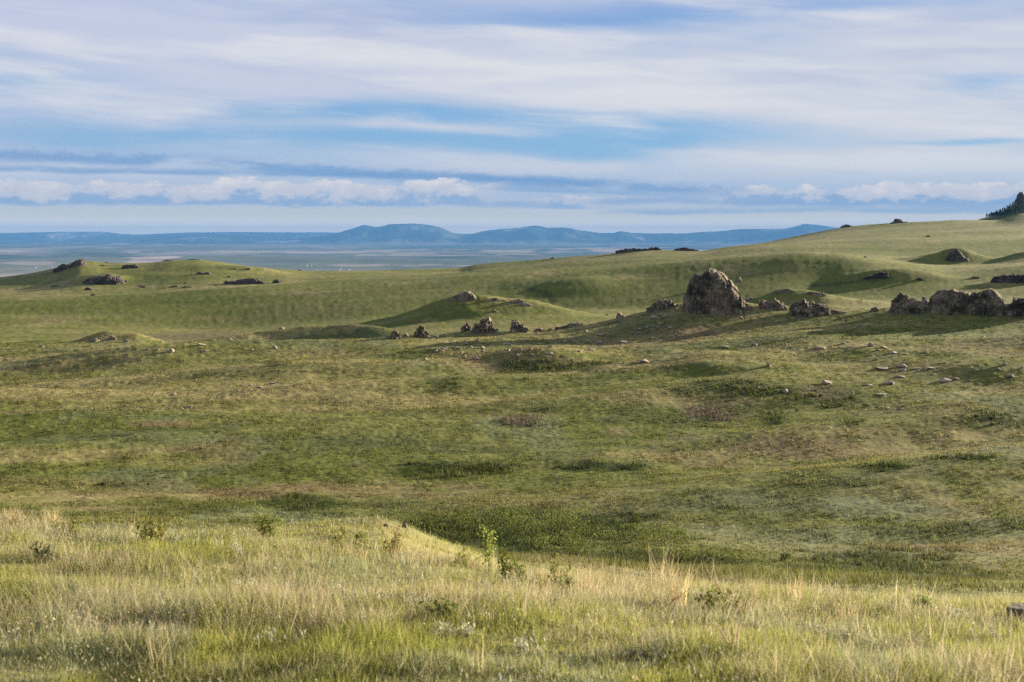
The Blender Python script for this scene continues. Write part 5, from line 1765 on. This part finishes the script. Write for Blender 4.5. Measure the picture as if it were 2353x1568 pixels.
def straw_tuft(zk, px, ytop, ybase, wpx, label, n, seed, name="dry_grass_tuft", col=(0.50, 0.41, 0.22), win=(6, 14), wid=0.0026):
    x, y, z, D, a, h = place(zk, px, ytop, ybase, win)
    w = wpx / ZOOM[zk][2] * 0.919 * D / F * 0.5
    rg = np.random.default_rng(seed)
    bx, by = rg.normal(0, 0.35, n) * w, rg.normal(0, 0.35, n) * w
    L = h * rg.uniform(0.55, 1.08, n)
    head = rg.uniform(0, 2 * PI, n)
    n0 = n
    cols = np.array(col) * rg.uniform(0.55, 1.15, (n, 1))
    me = blade_mesh(name, bx, by, np.zeros(n), L, np.full(n, wid) * rg.uniform(0.6, 1.2, n), head, np.abs(rg.normal(0.22, 0.15, n)).clip(0, 0.6), np.abs(rg.normal(0.15, 0.15, n)).clip(0, 0.6), cols, segs=3)
    o = obj(name, me, loc=(x, y, z), rz=-a)
    tag(o, label, "grass tuft", "tall straw tufts on the near rise")


straw_tuft("P", 340, 165, 300, 200, "tall blond grass tuft on the crest at the left", 160, 601)
straw_tuft("P", 90, 150, 270, 220, "blond grass tuft at the far left end of the crest", 150, 602)
straw_tuft("P", 910, 210, 400, 30, "single bare straw stalk above the rusty leafy plant", 9, 603)
straw_tuft("Q", 2210, 460, 760, 200, "tall straw blades leaning left above the open field", 60, 604)
straw_tuft("Q", 2290, 600, 880, 200, "dense straw tuft right of the leaning blades", 130, 605)
straw_tuft("Q", 1380, 590, 720, 240, "pale straw tuft behind the slender leafy sprig", 170, 606)
straw_tuft("Q", 1680, 640, 830, 260, "broad pale straw tuft in the middle of the crest", 190, 607)
straw_tuft("S", 490, 670, 800, 160, "thin straw tuft before the open field", 50, 608)
straw_tuft("S", 780, 660, 850, 180, "slender straw stalks right of the thin tuft", 50, 609)
straw_tuft("S", 1160, 820, 960, 300, "straw tuft in the right grass left of the round plant", 90, 610)
straw_tuft("S", 360, 970, 1230, 90, "pair of furry brown seed spikes", 10, 611, col=(0.40, 0.30, 0.20), win=(5, 12), wid=0.009)
straw_tuft("S", 510, 1040, 1260, 70, "slanting brown seed spike right of the furry pair", 5, 612, col=(0.40, 0.31, 0.22), win=(5, 12), wid=0.009)
straw_tuft("S", 860, 1100, 1280, 60, "single brown seed spike in the right grass", 4, 613, col=(0.36, 0.29, 0.22), win=(5, 12), wid=0.009)
straw_tuft("Q", 130, 440, 560, 130, "straw tuft before the near mound", 60, 614)
straw_tuft("P", 1100, 1000, 1300, 220, "long straw stalks low in the middle left", 14, 615, win=(4.8, 9))
straw_tuft("P", 1640, 850, 1150, 160, "thin tall straw stalks left of the white herbs", 10, 616, win=(4.8, 9))
straw_tuft("Q", 960, 1060, 1330, 260, "curved straw blades low in the near middle", 14, 617, win=(4.8, 9))


def sage_plant(zk, px, ytop, ybase, wpx, label, seed, win=(5, 12)):
    x, y, z, D, a, h = place(zk, px, ytop, ybase, win)
    w = wpx / ZOOM[zk][2] * 0.919 * D / F * 0.5
    rg = np.random.default_rng(seed)
    paths, C = [], []
    for k in range(int(8 + 28 * w)):
        b = np.array([rg.normal() * 0.75 * w, rg.normal() * 0.7 * w, -0.02])
        tip = b + np.array([rg.normal() * 0.02, rg.normal() * 0.02, h * rg.uniform(0.7, 1.25)])
        paths.append([b + (tip - b) * t for t in np.linspace(0, 1, 4)])
        for j in range(11):
            t = rg.uniform(0.3, 1.03)
            C.append(b + (tip - b) * t + rg.normal(size=3) * 0.009)
    r = empty("sage_plant", (x, y, z), -a)
    tag(r, label, "sage plant", "silvery sage plants in the near grass")
    V, Q = stem_ribbons(paths, 0.002)
    obj("stem", mesh_np("stem", V, Q, M_LEAF, np.tile([0.34, 0.35, 0.27], (len(V), 1))), r)
    C = np.array(C)
    n = len(C)
    V, f, c = leaf_quads(C, rg.uniform(0.006, 0.013, n), np.array([0.40, 0.39, 0.27]) * rg.uniform(0.5, 1.25, (n, 1)), rg, up=0.8)
    obj("foliage", mesh_np("foliage", V, f, M_LEAF, c, smooth=False), r)


for i, (zk, px, yt, yb, w, lb) in enumerate([
    ("P", 600, 930, 1060, 200, "silvery sage clump lower left of the near grass"), ("P", 1640, 660, 740, 180, "silvery sage clump right of the middle left"), ("P", 1840, 740, 830, 260, "broad silvery sage clump with open heads"),
    ("P", 2000, 830, 920, 300, "widest whitish sage patch in the left half"), ("P", 1860, 1020, 1110, 200, "whitish sage tuft below the widest patch"), ("P", 1090, 715, 790, 180, "sage clump in the middle of the left grass"),
    ("P", 880, 1040, 1110, 120, "small whitish sage tuft low in the left grass"), ("P", 1450, 390, 470, 260, "grey sage cushion behind the near crest"), ("P", 1560, 440, 540, 200, "dusky sage cushion left of the bushy leafy plant"),
    ("P", 2240, 720, 830, 120, "single silvery sage sprig on the left half's edge"), ("P", 40, 1050, 1120, 140, "sage tuft at the far left edge"), ("P", 1330, 640, 720, 110, "thin sage tuft above the sage clump"),
    ("Q", 90, 740, 850, 150, "whitish sage clump in the middle of the near grass"), ("Q", 480, 760, 880, 220, "sage clump left of the dark half buried rock"), ("Q", 120, 900, 1010, 200, "curving whitish sage patch in the middle"),
    ("Q", 860, 1000, 1060, 120, "low sage tuft below the dark rocks"), ("Q", 1050, 660, 740, 240, "grey sage cushion above the dark rocks"), ("Q", 1450, 790, 890, 200, "blue-grey sage right of the pinkish rock"),
    ("Q", 700, 990, 1080, 110, "sage sprig under the small dark weed"), ("Q", 1290, 1060, 1160, 120, "pale sage sprig in the lower middle"), ("S", 190, 770, 850, 130, "sage leaves by the red stems on the right"),
    ("S", 1100, 1010, 1090, 160, "grey green sage in the right grass"), ("S", 2090, 1020, 1110, 220, "sage patch below the square block"), ("S", 1880, 900, 980, 120, "small sage tuft left of the square block"),
    ("S", 650, 1290, 1384, 120, "silvery sage tuft at the bottom right"), ("S", 160, 1150, 1230, 60, "tiny white sage head at the right half's edge")]):
    sage_plant(zk, px, yt, yb, w, lb, 700 + i)

# ------------------------------------------------------------------ air: haze over the whole scene


def build_haze():
    m = bpy.data.materials.new("haze_air")
    m.use_nodes = True
    N = Nodes(m.node_tree)
    v = N.new("ShaderNodeVolumePrincipled")
    v.inputs["Color"].default_value = (0.066, 0.182, 0.40, 1)
    v.inputs["Density"].default_value = 3.1e-5
    v.inputs["Anisotropy"].default_value = 0.0
    out = N.new("ShaderNodeOutputMaterial")
    m.node_tree.links.new(v.outputs[0], out.inputs["Volume"])
    h, zb, zt = 66000.0, -262.0, 500.0
    vs_ = np.array([(sx * h, sy * h, zz) for zz in (zb, zt) for sx, sy in ((-1, -1), (1, -1), (1, 1), (-1, 1))])
    f = np.array([(3, 2, 1, 0), (4, 5, 6, 7), (0, 1, 5, 4), (1, 2, 6, 5), (2, 3, 7, 6), (3, 0, 4, 7)])
    o = obj("haze", mesh_np("haze", vs_, f, m, smooth=False))
    tag(o, "thin blue haze over the far plain", "haze", kind="stuff")


build_haze()
